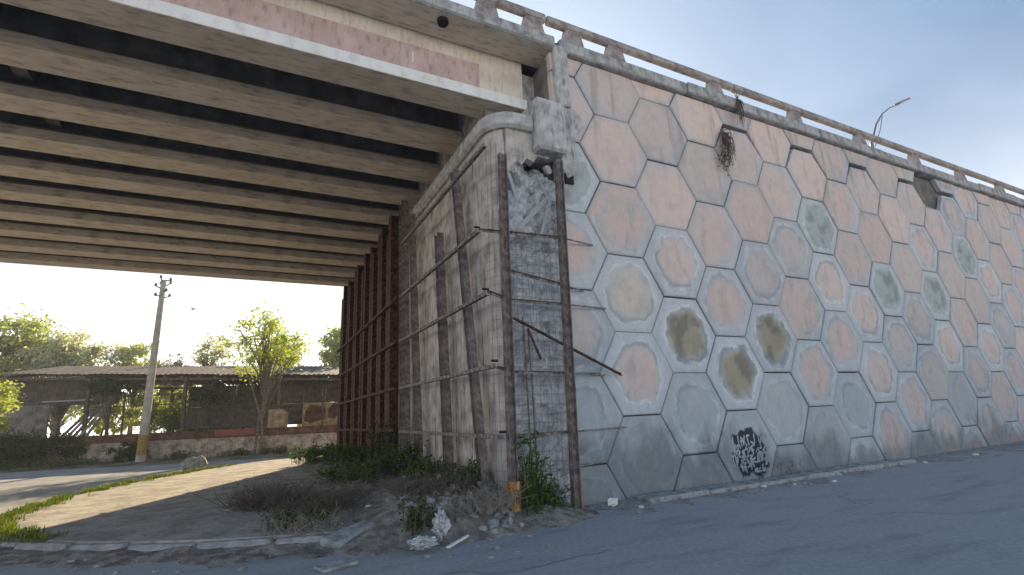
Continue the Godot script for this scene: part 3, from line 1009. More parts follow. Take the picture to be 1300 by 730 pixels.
	for s in [[Vector3(-2.17, 4.86, 0.04), Vector3(-2.02, 4.42, 0.02), 0.06], [Vector3(-1.44, 4.62, 0.05), Vector3(-2.2, 3.8, 0.0), 0.075], [Vector3(-1.47, 4.56, 0.09), Vector3(-1.66, 3.9, 0.03), 0.05], [Vector3(-1.62, 4.9, 0.0), Vector3(-1.5, 4.5, 0.06), 0.03]]:
		var st := Geo.new()
		st.bar(s[0], s[1], s[2], 0.012, Vector3(0.1, 0, 1), 0.002)
		part(w, "torn_strap", st, M.strap)
	for s in [[-2.06, 2.62, 0.15], [-1.98, 2.4, -0.15]]:
		var rb := Geo.new()
		rb.tube(PackedVector3Array([Vector3(s[0], s[1], 0.05), Vector3(s[0] + 0.02, 1.7, 0.05), Vector3(s[0] + 0.04, 0.55, 0.03)]), PackedFloat32Array([0.012, 0.012, 0.012]), 6)
		part(w, "reinforcing_bar", rb, M.rust_grey)
	# cap, its underside set forward of the face
	var cap := Geo.new()
	var cp := outline(0.1)
	cp[0] = Vector2(-1.72, 0.1)
	skin(cp, 5.68, 5.96, 0.75, cap, 0.045)
	part(w, "cap", cap, M.cap_concrete)
	var blk := Geo.new()
	blk.box(-1.70, -1.14, 5.33, 6.26, -0.5, 0.22, 0.045)
	part(w, "bearing_block", blk, M.cap_concrete)
	var pil := Geo.new()
	pil.box(-1.2, -0.92, 6.30, 7.5, -0.5, 0.1, 0.02)
	part(w, "pilaster", pil, M.cap_concrete)
	var rough := Geo.new()
	rough.extrude(PackedVector2Array([Vector2(-1.17, 6.3), Vector2(-1.17, 5.2), Vector2(-1.08, 4.98), Vector2(-0.95, 5.06), Vector2(-0.93, 5.4), Vector2(-0.86, 5.75), Vector2(-0.66, 6.05), Vector2(-0.80, 6.3)]), Transform3D(), -0.1, 0.05)
	part(w, "patch_plaster", rough, M.cap_concrete)
	var dark := Geo.new()
	dark.box(-1.12, -0.96, 4.9, 5.1, -0.1, 0.03, 0.0)
	part(w, "socket", dark, M.black)
	for i in 9:
		var pd := Geo.new()
		var z := -0.67 - (i + 1) * 1.39
		pd.box(-2.2, -1.75, 5.96, 6.38, z - 0.26, z + 0.26, 0.02)
		part(w, "bearing_pedestal", pd, M.weathered_concrete)
	var far := Geo.new()
	far.box(-2.36, 33, -0.1, 7.3, -13.5, -13.2, 0.01)
	part(w, "rear_wall", far, M.weathered_concrete)


# ---------------------------------------------------------------- bridge

func girder_profile(z: float) -> PackedVector2Array:  # the web and top flange; x = z in the world, y up
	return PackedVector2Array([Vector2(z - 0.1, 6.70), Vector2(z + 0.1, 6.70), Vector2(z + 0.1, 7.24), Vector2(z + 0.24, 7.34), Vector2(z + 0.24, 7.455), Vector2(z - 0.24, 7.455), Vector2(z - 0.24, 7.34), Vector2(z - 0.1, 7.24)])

func bridge() -> void:
	var b := thing("bridge_deck", "overpass span of parallel concrete girders with a pink striped outer beam, parapet and rail", "bridge", Vector3(-16, 6.4, -7))
	var along := Transform3D(Basis(Vector3(0, 0, 1), Vector3(0, 1, 0), Vector3(-1, 0, 0)), Vector3.ZERO)  # local x -> z, local z -> -x
	for i in range(1, 10):
		var g := Geo.new()
		var z := -0.67 - i * 1.39
		g.extrude(PackedVector2Array([Vector2(z - 0.28, 6.4), Vector2(z + 0.28, 6.4), Vector2(z + 0.28, 6.59), Vector2(z + 0.1, 6.72), Vector2(z - 0.1, 6.72), Vector2(z - 0.28, 6.59)]), along, 1.52, 38.0)
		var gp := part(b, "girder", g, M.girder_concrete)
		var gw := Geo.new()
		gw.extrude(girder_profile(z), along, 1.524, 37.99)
		part(gp, "web", gw, M.shade_concrete)  # shade between the girders is put into the web colour
	var fl := Geo.new()
	fl.extrude(PackedVector2Array([Vector2(-0.95, 6.4), Vector2(-0.39, 6.4), Vector2(-0.39, 6.59), Vector2(-0.50, 6.66), Vector2(-0.84, 6.66), Vector2(-0.95, 6.59)]), along, 1.52, 38.0)
	var fp := part(b, "outer_girder_flange", fl, M.white_paint)
	fp.set_meta("label", "white painted lower flange of the outer beam")
	var so := Geo.new()
	so.box(-38, -1.53, 6.393, 6.4, -0.945, -0.395, 0.0)
	part(fp, "outer_girder_soffit", so, M.girder_concrete)
	var wb := Geo.new()
	wb.box(-38, -1.52, 6.66, 7.47, -0.82, -0.52, 0.0)
	part(b, "outer_girder_web", wb, M.cream_paint)
	var pk := Geo.new()
	pk.box(-37, -2.36, 6.668, 7.15, -0.525, -0.512, 0.003)
	var pstripe := part(b, "pink_stripe", pk, M.pink_paint)
	var tick := Geo.new()
	tick.box(-3.535, -3.51, 6.82, 7.02, -0.515, -0.5095, 0.0)
	part(pstripe, "white_mark", tick, M.paper)
	for x in [-9.0, -17.0]:
		for i in 9:
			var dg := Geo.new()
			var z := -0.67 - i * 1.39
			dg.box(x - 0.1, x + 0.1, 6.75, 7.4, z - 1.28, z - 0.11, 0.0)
			part(b, "diaphragm", dg, M.shade_concrete)
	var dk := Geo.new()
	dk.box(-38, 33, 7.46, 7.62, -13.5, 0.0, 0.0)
	part(b, "deck_slab", dk, M.shade_concrete)  # underside shade painted in with the same dark tone as the webs
	var soffit := Geo.new()
	soffit.box(-38, -1.16, 7.42, 7.4595, -0.5, 0.06, 0.0)
	part(b, "overhang", soffit, M.girder_concrete)
	# coping in cast lengths, each with its own wear
	var x := -1.08
	var lens := [3.05, 1.45, 2.9, 2.75, 2.6, 2.7, 2.6, 2.8, 2.7, 2.6, 2.7, 2.8, 2.6]
	for l in lens:
		var c := Geo.new()
		var o := rng.randf_range(-0.012, 0.012)
		c.box(x + 0.012, minf(x + l, 33) - 0.012, 7.40 + o * 0.5, 7.66 + o, -0.3, 0.115 + o, 0.025)
		part(b, "coping", c, M.weathered_concrete)
		x += l
	x = -1.16
	for k in 12:
		var c := Geo.new()
		var o := rng.randf_range(-0.008, 0.008)
		c.box(x - 3.0 + 0.008, x - (0.0 if k == 0 else 0.008), 7.425 + o * 0.5, 7.67 + o, -0.3, 0.11 + o, 0.03)
		part(b, "coping", c, M.weathered_concrete)
		x -= 3.0
	# rail on short blocks
	for z0 in [0.0, -13.45]:
		var ends := [-38.0, -30.0, -22.0, -14.0, -6.6, -1.3, 3.42, 8.9, 14.5, 20.0, 26.0, 33.0]
		for k in ends.size() - 1:
			var r := Geo.new()
			var o := rng.randf_range(-0.012, 0.012)
			r.box(ends[k] + 0.01, ends[k + 1] - 0.01, 7.905 + o * 0.5, 8.07 + o * 0.5, z0 - 0.02, z0 + 0.10, 0.025)
			part(b, "rail", r, M.rail_paint)
		var px := -36.9
		while px < 33:
			rail_post(b, px, z0)
			px += 2.65
		for q in [-1.57, -0.75]:
			rail_post(b, q, z0)
	var fc := Geo.new()
	fc.box(-38, 33, 7.40, 7.67, -13.62, -13.51, 0.02)
	part(b, "rear_coping", fc, M.weathered_concrete)
	var dr := Geo.new()
	dr.tube(PackedVector3Array([Vector3(-3.15, 7.5, -0.12), Vector3(-3.15, 7.36, -0.10)]), PackedFloat32Array([0.10, 0.09]), 10)
	part(b, "drain_outlet", dr, M.black)
	# plain black boxes with a slanting bar each, in the first two bays
	for q in [Vector3(-9.2, 6.9, -1.35), Vector3(-8.6, 6.9, -2.75)]:
		var h := Geo.new()
		h.box(q.x - 0.16, q.x + 0.16, q.y - 0.18, q.y + 0.3, q.z - 0.14, q.z + 0.14, 0.01)
		part(b, "black_box", h, M.black)
		var hh := Geo.new()
		hh.bar(q + Vector3(-0.2, -0.1, 0.2), q + Vector3(0.15, -0.35, 0.2), 0.03, 0.03)
		part(b, "slant_bar", hh, M.bar_steel)

func rail_post(b: Node3D, px: float, z0: float) -> void:
	var g := Geo.new()
	var w0 := 0.21
	var w1 := 0.15
	g.hexa([Vector3(px - w0, 7.64, z0 + 0.095), Vector3(px + w0, 7.64, z0 + 0.095), Vector3(px + w0, 7.64, z0 - 0.08), Vector3(px - w0, 7.64, z0 - 0.08), Vector3(px - w1, 7.93, z0 + 0.08), Vector3(px + w1, 7.93, z0 + 0.08), Vector3(px + w1, 7.93, z0 - 0.03), Vector3(px - w1, 7.93, z0 - 0.03)])
	part(b, "rail_post", g, M.rail_paint)


# ---------------------------------------------------------------- steel shoring

func post(label: String, a: Vector3, b: Vector3, w: float, d: float, face: Vector3, m: Material, group := "steel posts shoring the abutment") -> Node3D:
	var t := thing("steel_post", label, "steel post", a, 0.0, group)
	var g := Geo.new()
	g.hsec(a, b, w, d, 0.012, face)
	part(t, "beam", g, m)
	return t

func shoring() -> void:
	var f := Vector3(0, 0, 1)
	var s := Vector3(-1, 0, 0)
	# the two at the broken corner have orange feet
	var a := post("rusty steel post with an orange foot at the rounded corner of the abutment", Vector3(-2.455, -0.02, 0.31), Vector3(-2.385, 5.02, 0.27), 0.10, 0.11, s, M.rust_grey)
	var foot := Geo.new()
	foot.cbox(Geo.new().frame(Vector3(-2.455, -0.02, 0.315), Vector3(-2.448, 0.47, 0.315), f), Vector3(0.135, 0.125, 0.49), 0.006)
	part(a, "foot", foot, M.post_yellow)
	var b := post("rusty steel post between the broken corner and the hexagon panels, standing alone", Vector3(-1.53, -0.02, 0.30), Vector3(-1.385, 5.12, 0.25), 0.10, 0.11, s, M.rust_grey)
	var bf := Geo.new()
	bf.cbox(Geo.new().frame(Vector3(-1.455, 0.0, 0.27), Vector3(-1.443, 0.42, 0.268), f), Vector3(0.05, 0.07, 0.42), 0.005)
	part(b, "foot", bf, M.post_yellow)
	post("leaning steel post, first to the left of the rounded abutment corner", Vector3(-2.56, 0.05, -0.28), Vector3(-2.58, 5.42, -1.2), 0.12, 0.12, f, M.rust_grey)
	post("short grey steel post that ends below the cap, second from the abutment corner", Vector3(-2.56, 0.05, -1.7), Vector3(-2.58, 4.56, -2.07), 0.13, 0.16, f, M.rust_grey)
	post("thin steel post leaning slightly, third from the abutment corner", Vector3(-2.56, 0.05, -3.3), Vector3(-2.58, 5.66, -3.9), 0.12, 0.13, f, M.rust_grey)
	post("wide grey brown steel post reaching the girders, fourth from the abutment corner", Vector3(-2.58, 0.0, -4.25), Vector3(-2.58, 6.25, -4.62), 0.16, 0.26, f, M.rust_grey)
	var zs := [-5.3, -5.75, -6.25, -6.75, -7.3, -7.85, -8.45, -9.1, -9.75, -10.4, -11.1, -11.8, -12.5, -13.2]
	for i in zs.size():
		var z: float = zs[i]
		var top := 6.2 if i % 3 != 1 else 5.85
		post("%s dark rust red pile behind the wide grey brown post" % ["first", "second", "third", "fourth", "fifth", "sixth", "seventh", "eighth", "ninth", "tenth", "eleventh", "twelfth", "next to last", "last"][i], Vector3(-2.60 + 0.05 * (i % 2), 0, z), Vector3(-2.62 + 0.05 * (i % 2), top, z - 0.06), 0.24, 0.2, s, M.rust_dark, "dark rusty piles along the abutment")
	# bars along the shored face
	var names := ["topmost", "second highest", "middle", "second lowest", "lowest"]
	var ys := [5.02, 3.83, 2.86, 1.88, 1.02]
	var z1 := [0.42, 0.10, 0.33, 0.54, 0.70]
	for i in 5:
		var g := Geo.new()
		g.angle(Vector3(-2.72, ys[i], z1[i]), Vector3(-2.72, ys[i] + 0.03, -4.2), 0.055, 0.008)
		var o := thing("steel_bar", "%s long steel bar running along the shored abutment face under the bridge" % names[i], "steel bar", Vector3(-2.72, ys[i], -2), 0.0, "steel bars across the shoring posts")
		var ob := part(o, "bar", g, M.bar_steel)
		if i > 0:
			var bt := Geo.new()
			bt.tube(PackedVector3Array([Vector3(-2.69, ys[i] + 0.06, z1[i] - 0.03), Vector3(-2.78, ys[i] + 0.06, z1[i] - 0.03)]), PackedFloat32Array([0.016, 0.016]), 8)
			part(ob, "bolt", bt, M.black)
	for i in 4:  # between the dark piles
		var g := Geo.new()
		g.angle(Vector3(-2.74, ys[i + 1] + 0.05, -4.5), Vector3(-2.74, ys[i + 1] + 0.02, -13.3), 0.06, 0.008)
		var o := thing("steel_bar", "%s rusty bar tying the close row of dark piles together" % ["highest", "upper middle", "lower middle", "lowest"][i], "steel bar", Vector3(-2.74, ys[i + 1], -9), 0.0, "steel bars across the shoring posts")
		part(o, "bar", g, M.rust_dark)
	# bars across the broken front
	for e in [
		["highest level steel bar crossing the broken front corner", [Vector3(-2.72, 3.84, 0.10), Vector3(-2.30, 3.82, 0.20), Vector3(-1.38, 3.85, 0.20), Vector3(-0.70, 3.87, 0.07)]],
		["sloping steel bar between the two front posts, just below the highest bar", [Vector3(-2.30, 3.24, 0.20), Vector3(-1.43, 3.11, 0.20), Vector3(-0.95, 3.08, 0.07)]],
		["steel bar in the middle of the broken front, reaching over the panels", [Vector3(-2.72, 2.88, 0.33), Vector3(-2.31, 2.82, 0.20), Vector3(-1.42, 2.81, 0.20), Vector3(-0.55, 2.83, 0.07)]],
		["steel bar across the broken front just below the slanting rod", [Vector3(-2.6, 1.88, 0.30), Vector3(-2.32, 1.83, 0.20), Vector3(-1.43, 1.81, 0.20), Vector3(-0.68, 1.79, 0.07)]],
		["steel bar across the broken front at knee height above the weeds", [Vector3(-2.5, 1.0, 0.30), Vector3(-2.3, 1.01, 0.20), Vector3(-1.43, 1.01, 0.20), Vector3(-0.35, 1.02, 0.07)]],
		["short lowest steel bar beside the right front post", [Vector3(-1.50, 0.55, 0.20), Vector3(-0.85, 0.56, 0.07)]],
	]:
		var o := thing("steel_bar", e[0], "steel bar", e[1][0], 0.0, "steel bars across the shoring posts")
		var pts: Array = e[1]
		for k in pts.size() - 1:
			var g := Geo.new()
			if pts[k + 1].z < 0.1:
				g.bar(pts[k], pts[k + 1] - Vector3(0, 0, 0.035), 0.022, 0.022)
			else:
				g.angle(pts[k], pts[k + 1], 0.042, 0.007, Vector3.BACK)
			part(o, "bar", g, M.bar_steel)
	var rod := Geo.new()
	rod.angle(Vector3(-2.29, 2.57, 0.22), Vector3(-0.46, 1.79, 0.16), 0.045, 0.007)
	single("steel_rod", rod, M.rust_dark, "dark rod slanting down across the broken front onto the panels", "steel rod", Vector3(-1.4, 2.2, 0.2))
	var rod2 := Geo.new()
	rod2.bar(Vector3(-2.05, 2.43, 0.17), Vector3(-1.80, 2.02, 0.06), 0.028, 0.028)
	single("steel_rod", rod2, M.rust_dark, "short dark rod stub hanging below the long slanting rod", "steel rod", Vector3(-1.95, 2.2, 0.1))


# ---------------------------------------------------------------- the site beyond

const SITE := Vector3(-6.15, 0, -20.6)
const SX := Vector3(0.9455, 0, 0.325)
const SZ := Vector3(-0.325, 0, 0.9455)
const STURN := -0.331

func sp(s: float, h: float, t: float) -> Vector3:  # along the low wall, up, behind it
	return SITE + SX * s - SZ * t + Vector3(0, h, 0)

func sbox(g: Geo, s0: float, s1: float, h0: float, h1: float, t0: float, t1: float, bev := 0.01) -> void:
	g.cbox(Transform3D(Basis(SX, Vector3.UP, SZ), sp((s0 + s1) / 2, (h0 + h1) / 2, (t0 + t1) / 2)), Vector3(s1 - s0, h1 - h0, t1 - t0), bev)

func eave(s: float) -> float:
	return 4.12 - 0.035 * (s + 6.0)

func site() -> void:
	# low wall in front of the shed
	var lw := thing("low_wall", "low peeling pale wall with a dark red band along its top", "wall", sp(-4, 0, 0), STURN)
	var s := -16.0
	while s < 14:
		var g := Geo.new()
		var o := rng.randf_range(-0.015, 0.015)
		sbox(g, s + 0.004, s + 2.996, -0.1, 0.86 + o, 0.0 + o * 0.4, 0.2, 0.015)
		part(lw, "wall_panel", g, M.shed_wall)
		var r := Geo.new()
		sbox(r, s + 0.002, s + 2.998, 0.86 + o, 1.2 + o, -0.03, 0.24, 0.02)
		part(lw, "red_band", r, M.red_band)
		s += 3.0
	var red := Geo.new()
	sbox(red, -0.75, 0.95, 0.95, 1.21, -0.036, 0.0, 0.004)
	plain("bright_red", Color(0.24, 0.075, 0.06), 0.85)
	part(lw, "red_patch", red, M.bright_red)
	# floor behind
	var fl := Geo.new()
	fl.quad(sp(-16, 1.05, 0.2), sp(14, 1.05, 0.2), sp(14, 1.05, 11.5), sp(-16, 1.05, 11.5))
	struct("yard_floor", fl, M.verge)
	var ed := Geo.new()
	sbox(ed, -16, 14, -0.1, 1.045, 11.3, 11.5, 0.0)
	struct("yard_edge", ed, M.dirt)
	# shed
	var sh := thing("shed", "long open shed with a rusty sheet roof and dark walls", "shed", sp(-4, 1.05, 6), STURN)
	var s0 := -12.0
	while s0 < 13.4:  # roof sheets, ribbed, front and rear slope
		for side in 2:
			var rows := []
			for i in 4:
				var line := []
				for k in 13:
					var q := s0 + 0.98 * k / 12.0
					var rib := 0.025 * cos(TAU * k / 3.0)
					var u := i / 3.0
					var hip := maxf(0, -8.5 - q) * 0.0
					var h := lerpf(eave(q), 5.02 - 0.03 * (q + 8), u) + hip + rib + 0.04 * noise.get_noise_2d(q * 25, u * 30 + side * 90)
					var t := lerpf(2.75, 7.2, u) if side == 0 else lerpf(11.6, 7.2, u)
					line.append(sp(q, h, t))
				rows.append(line)
			var g := Geo.new()
			g.grid(rows if side == 0 else flip(rows))
			part(sh, "roof_sheet", g, M.roof_sheet)
		s0 += 1.0
	var under := Geo.new()  # purlins and rafters
	for q in [3.0, 4.4, 5.8, 7.2, 8.6, 10.0, 11.3]:
		var hgt := lerpf(4.0, 5.0, 1.0 - absf(q - 7.2) / 4.4)
		var pu := Geo.new()
		pu.bar(sp(-12, hgt + 0.05, q), sp(13, hgt - 0.80, q), 0.07, 0.12)
		part(sh, "purlin", pu, M.old_wood)
	for q in [-11.8, -8.1, -3.6, 1.0, 5.2, 9.5, 13.0]:
		var ra := Geo.new()
		ra.bar(sp(q, eave(q) - 0.2, 2.9), sp(q, 4.85 - 0.03 * (q + 8), 7.2), 0.08, 0.16)
		ra.bar(sp(q, eave(q) - 0.2, 11.4), sp(q, 4.85 - 0.03 * (q + 8), 7.2), 0.08, 0.16)
		ra.bar(sp(q, eave(q) - 0.32, 2.9), sp(q, eave(q) - 0.32, 11.4), 0.07, 0.12)
		part(sh, "rafter", ra, M.old_wood)
		for t in [3.1, 11.2]:
			var po := Geo.new()
			po.bar(sp(q + 0.03, 1.0, t), sp(q - 0.08, eave(q) - 0.15, t), 0.15, 0.15)
			part(sh, "post", po, M.old_wood)
	for q in [-6.42, -1.2, 3.2]:
		var po := Geo.new()
		po.bar(sp(q, 1.0, 3.2), sp(q - 0.1, 3.2, 3.2), 0.07, 0.07)
		part(sh, "post", po, M.old_wood)
	for q in [[-10.2, -7.9, 2.92], [-8.1, -3.6, 2.55], [-8.1, -3.6, 3.05], [-8.1, -3.6, 3.62]]:
		var ra := Geo.new()
		ra.bar(sp(q[0], q[2], 3.15), sp(q[1], q[2] + 0.03, 3.15), 0.05, 0.06)
		part(sh, "cross_rail", ra, M.strap if q[2] > 2.8 and q[2] < 3 else M.old_wood)
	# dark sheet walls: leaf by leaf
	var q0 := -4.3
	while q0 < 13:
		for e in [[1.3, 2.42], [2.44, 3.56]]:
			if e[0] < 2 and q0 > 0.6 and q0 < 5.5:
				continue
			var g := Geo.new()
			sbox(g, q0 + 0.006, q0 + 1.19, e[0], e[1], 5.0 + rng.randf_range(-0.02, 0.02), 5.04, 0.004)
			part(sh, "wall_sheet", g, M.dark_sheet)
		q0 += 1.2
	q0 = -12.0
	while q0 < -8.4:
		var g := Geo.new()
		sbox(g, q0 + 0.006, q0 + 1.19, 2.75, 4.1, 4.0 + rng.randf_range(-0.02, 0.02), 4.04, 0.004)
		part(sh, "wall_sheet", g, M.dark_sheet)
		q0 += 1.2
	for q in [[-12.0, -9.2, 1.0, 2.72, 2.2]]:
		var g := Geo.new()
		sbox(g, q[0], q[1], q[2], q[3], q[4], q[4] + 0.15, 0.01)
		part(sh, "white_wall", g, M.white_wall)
	for k in 5:  # boards leaning inside
		var g := Geo.new()
		var q := -9.0 + k * 0.28
		g.bar(sp(q, 1.1, 2.9), sp(q + 0.8, 2.5 + 0.15 * k, 3.6), 0.14, 0.03, SZ)
		part(sh, "leaning_board", g, M.white_wall if k % 2 == 0 else M.shed_wall)
	var oc := Geo.new()
	sbox(oc, 1.9, 7.5, 1.0, 2.4, 4.2, 4.4, 0.01)
	var ow := part(sh, "ochre_wall", oc, M.ochre_wall)
	for e in [[2.0, 3.15, 1.35, 2.3], [3.2, 3.9, 1.5, 2.35]]:
		var br := Geo.new()
		br.extrude(PackedVector2Array([Vector2(e[0], e[2] + 0.1), Vector2(e[0] + 0.35, e[2]), Vector2(e[1] - 0.2, e[2] + 0.12), Vector2(e[1], e[2] + 0.3), Vector2(e[1] - 0.08, e[3] - 0.1), Vector2(e[0] + 0.3, e[3]), Vector2(e[0] + 0.05, e[3] - 0.3)]), Transform3D(Basis(SX, Vector3.UP, SZ), sp(0, 0, 4.2)), -0.01, 0.008)
		part(ow, "peeled_patch", br, M.red_band)
	var wn := Geo.new()
	sbox(wn, 4.55, 5.0, 1.72, 2.05, 4.19, 4.25, 0.0)
	part(ow, "window_hole", wn, M.black)
	var bx := thing("small_hut", "small cream block with a sloping top beside the thin tree", "hut", sp(1.5, 1.05, 1.2), STURN)
	var bg := Geo.new()
	bg.extrude(PackedVector2Array([Vector2(1.12, 1.05), Vector2(1.85, 1.05), Vector2(1.88, 1.85), Vector2(1.6, 2.05), Vector2(1.12, 2.03)]), Transform3D(Basis(SX, Vector3.UP, SZ), sp(0, 0, 1.2)), -0.5, 0.1)
	part(bx, "body", bg, M.ochre_wall)
	# back wall of the yard, pale, seen through the opening
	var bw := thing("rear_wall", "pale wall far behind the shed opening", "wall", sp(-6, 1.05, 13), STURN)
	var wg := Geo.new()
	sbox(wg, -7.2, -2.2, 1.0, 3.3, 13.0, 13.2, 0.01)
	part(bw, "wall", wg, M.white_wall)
	# utility pole
	var base := Vector3(-9.48, 0, -20.6)
	var top := Vector3(-9.17, 7.45, -18.45)
	var up := thing("utility_pole", "leaning pale concrete utility pole with a yellow painted foot", "utility pole", base)
	var g := Geo.new()
	var pts := PackedVector3Array()
	var rad := PackedFloat32Array()
	for k in 9:
		var u := k / 8.0
		pts.append(base.lerp(top, u) - Vector3(0, 0.1 * (1 - u), 0)); rad.append(lerpf(0.185, 0.095, u))
	g.tube(pts, rad, 12)
	part(up, "pole", g, M.pole_concrete)
	var y := Geo.new()
	var d := top - base
	y.tube(PackedVector3Array([base + d * 0.062 - Vector3(0, 0.094, 0), base + d * 0.17 - Vector3(0, 0.083, 0)]), PackedFloat32Array([0.186, 0.176]), 12)
	part(up, "yellow_band", y, M.pole_yellow)
	for k in 9:
		var h := Geo.new()
		var p := base + d * (0.90 + 0.012 * k)
		var a := k * 2.4
		var o := Vector3(cos(a), rng.randf_range(-0.3, 0.9), sin(a)) * 0.27
		h.tube(PackedVector3Array([p, p + o * 0.6, p + o]), PackedFloat32Array([0.03, 0.025, 0.02]), 5)
		var stub := part(up, "stub", h, M.bark)
		var ins := Geo.new()
		ins.tube(PackedVector3Array([p + o, p + o + Vector3(0, 0.06, 0), p + o + Vector3(0, 0.13, 0)]), PackedFloat32Array([0.05, 0.06, 0.03]), 7)
		part(stub, "insulator", ins, M.porcelain)
	# lamp behind the ramp
	var lp := thing("street_lamp", "tall grey street lamp with a slanting arm beyond the overpass rail", "street lamp", Vector3(22.2, 7.6, -6))
	var lg := Geo.new()
	lg.tube(PackedVector3Array([Vector3(22.2, 7.6, -6), Vector3(22.3, 11, -6), Vector3(22.45, 14.2, -6)]), PackedFloat32Array([0.12, 0.1, 0.085]), 10)
	part(lp, "pole", lg, M.lamp_grey)
	var ag := Geo.new()
	ag.tube(PackedVector3Array([Vector3(22.45, 14.2, -6), Vector3(23.4, 15.55, -6), Vector3(24.3, 16.4, -6), Vector3(25.3, 17.05, -6), Vector3(26.5, 17.6, -6)]), PackedFloat32Array([0.06, 0.05, 0.045, 0.04, 0.04]), 8)
	ag.tube(PackedVector3Array([Vector3(22.75, 14.1, -6), Vector3(23.7, 15.3, -6), Vector3(24.3, 16.3, -6)]), PackedFloat32Array([0.022, 0.022, 0.022]), 6)
	part(lp, "arm", ag, M.lamp_grey)
	var hd := Geo.new()
	hd.cbox(hd.frame(Vector3(26.3, 17.58, -6), Vector3(27.8, 18.3, -6), Vector3.UP), Vector3(0.34, 0.13, 1.5), 0.05)
	part(lp, "lamp_head", hd, M.lamp_grey)
	# bird
	var bp := Vector3(-10.3, 10.6, -40.0)
	var bd := thing("bird", "small dark bird flying in the pale sky right of the utility pole", "bird", bp)
	var bb := Geo.new()
	bb.blob(bp, Vector3(0.09, 0.07, 0.18), noise, 2.0, 0.1, 6, 8, false, 0.7)
	bb.blob(bp + Vector3(0.11, 0.03, 0.14), Vector3(0.05, 0.045, 0.055), noise, 2.0, 0.1, 5, 7, false)
	part(bd, "body", bb, M.bird)
	for sd in [-1, 1]:
		var wg2 := Geo.new()
		var ax := Vector3(0.75, 0.5 * 1.0, -0.6).normalized() if sd > 0 else Vector3(-0.75, 0.55, 0.6).normalized()
		wg2.leaf(bp, ax, Vector3(0.5, 0.0, 0.6).normalized(), 0.32, 0.075)
		part(bd, "wing", wg2, M.bird)


# ---------------------------------------------------------------- trees

func crown(g: Geo, ctr: Vector3, r: Vector3, clumps: int, per: int, size: float, cols: Array, r2: RandomNumberGenerator, hubs: Array) -> void:
	for k in clumps:
		var d := Vector3(r2.randfn(), r2.randfn(), r2.randfn()).normalized()
		var q := pow(r2.randf(), 0.4)
		var h := ctr + d * r * q
		hubs.append(h)
		var rad := r.length() * r2.randf_range(0.07, 0.2)
		var tone: Color = cols[r2.randi() % cols.size()]
		for i in per:
			var p := h + Vector3(r2.randfn(), r2.randfn() * 0.7, r2.randfn()) * rad * 0.6
			g.col = tone * r2.randf_range(0.75, 1.25)
			var dr := Vector3(r2.randfn(), r2.randfn() - 0.3, r2.randfn()).normalized()
			var sd := dr.cross(Vector3(r2.randfn(), r2.randfn(), r2.randfn())).normalized()
			g.leaf(p, dr, sd, size * r2.randf_range(0.7, 1.3), size * 0.27)

func tree(called: String, label: String, base: Vector3, lean: Vector3, ctr: Vector3, r: Vector3, clumps: int, per: int, size: float, cols: Array, m: Material, sd: int, stems := 1, trunk_r := 0.16, group := "") -> void:
	var r2 := RandomNumberGenerator.new()
	r2.seed = sd
	var t := thing(called, label, "tree" if called.contains("tree") else "bush", base, 0.0, group)
	var g := Geo.new()
	g.has_col = true
	var hubs := []
	crown(g, ctr, r, clumps, per, size, cols, r2, hubs)
	for e in stems:
		var w := Geo.new()
		var b0 := base + Vector3(r2.randf_range(-0.25, 0.25), -0.1, r2.randf_range(-0.2, 0.2)) * (1.0 if stems > 1 else 0.2)
		var top := ctr + Vector3(r2.randf_range(-0.6, 0.6) * r.x * (0.8 if stems > 1 else 0.1), -0.1 * r.y, r2.randf_range(-0.5, 0.5) * r.z * (0.8 if stems > 1 else 0.1)) + lean
		var pts := PackedVector3Array()
		var rad := PackedFloat32Array()
		for k in 7:
			var u := k / 6.0
			pts.append(b0.lerp(top, u) + Vector3(r2.randf_range(-1, 1), 0, r2.randf_range(-1, 1)) * 0.10 * sin(u * PI))
			rad.append(trunk_r * lerpf(1.0, 0.35, u) / sqrt(stems))
		w.tube(pts, rad, 8)
		for h in hubs:
			if stems > 1 and r2.randi() % stems != e:
				continue
			var at: Vector3 = pts[2 + r2.randi() % 5]
			if at.y > h.y:
				at = pts[2]
			var mid := at.lerp(h, 0.5) + Vector3(0, 0.08 * r.y, 0)
			w.tube(PackedVector3Array([at, mid, h]), PackedFloat32Array([trunk_r * 0.28, trunk_r * 0.18, trunk_r * 0.06]), 5, false)
		part(t, "trunk", w, M.bark)
	part(t, "crown", g, m)

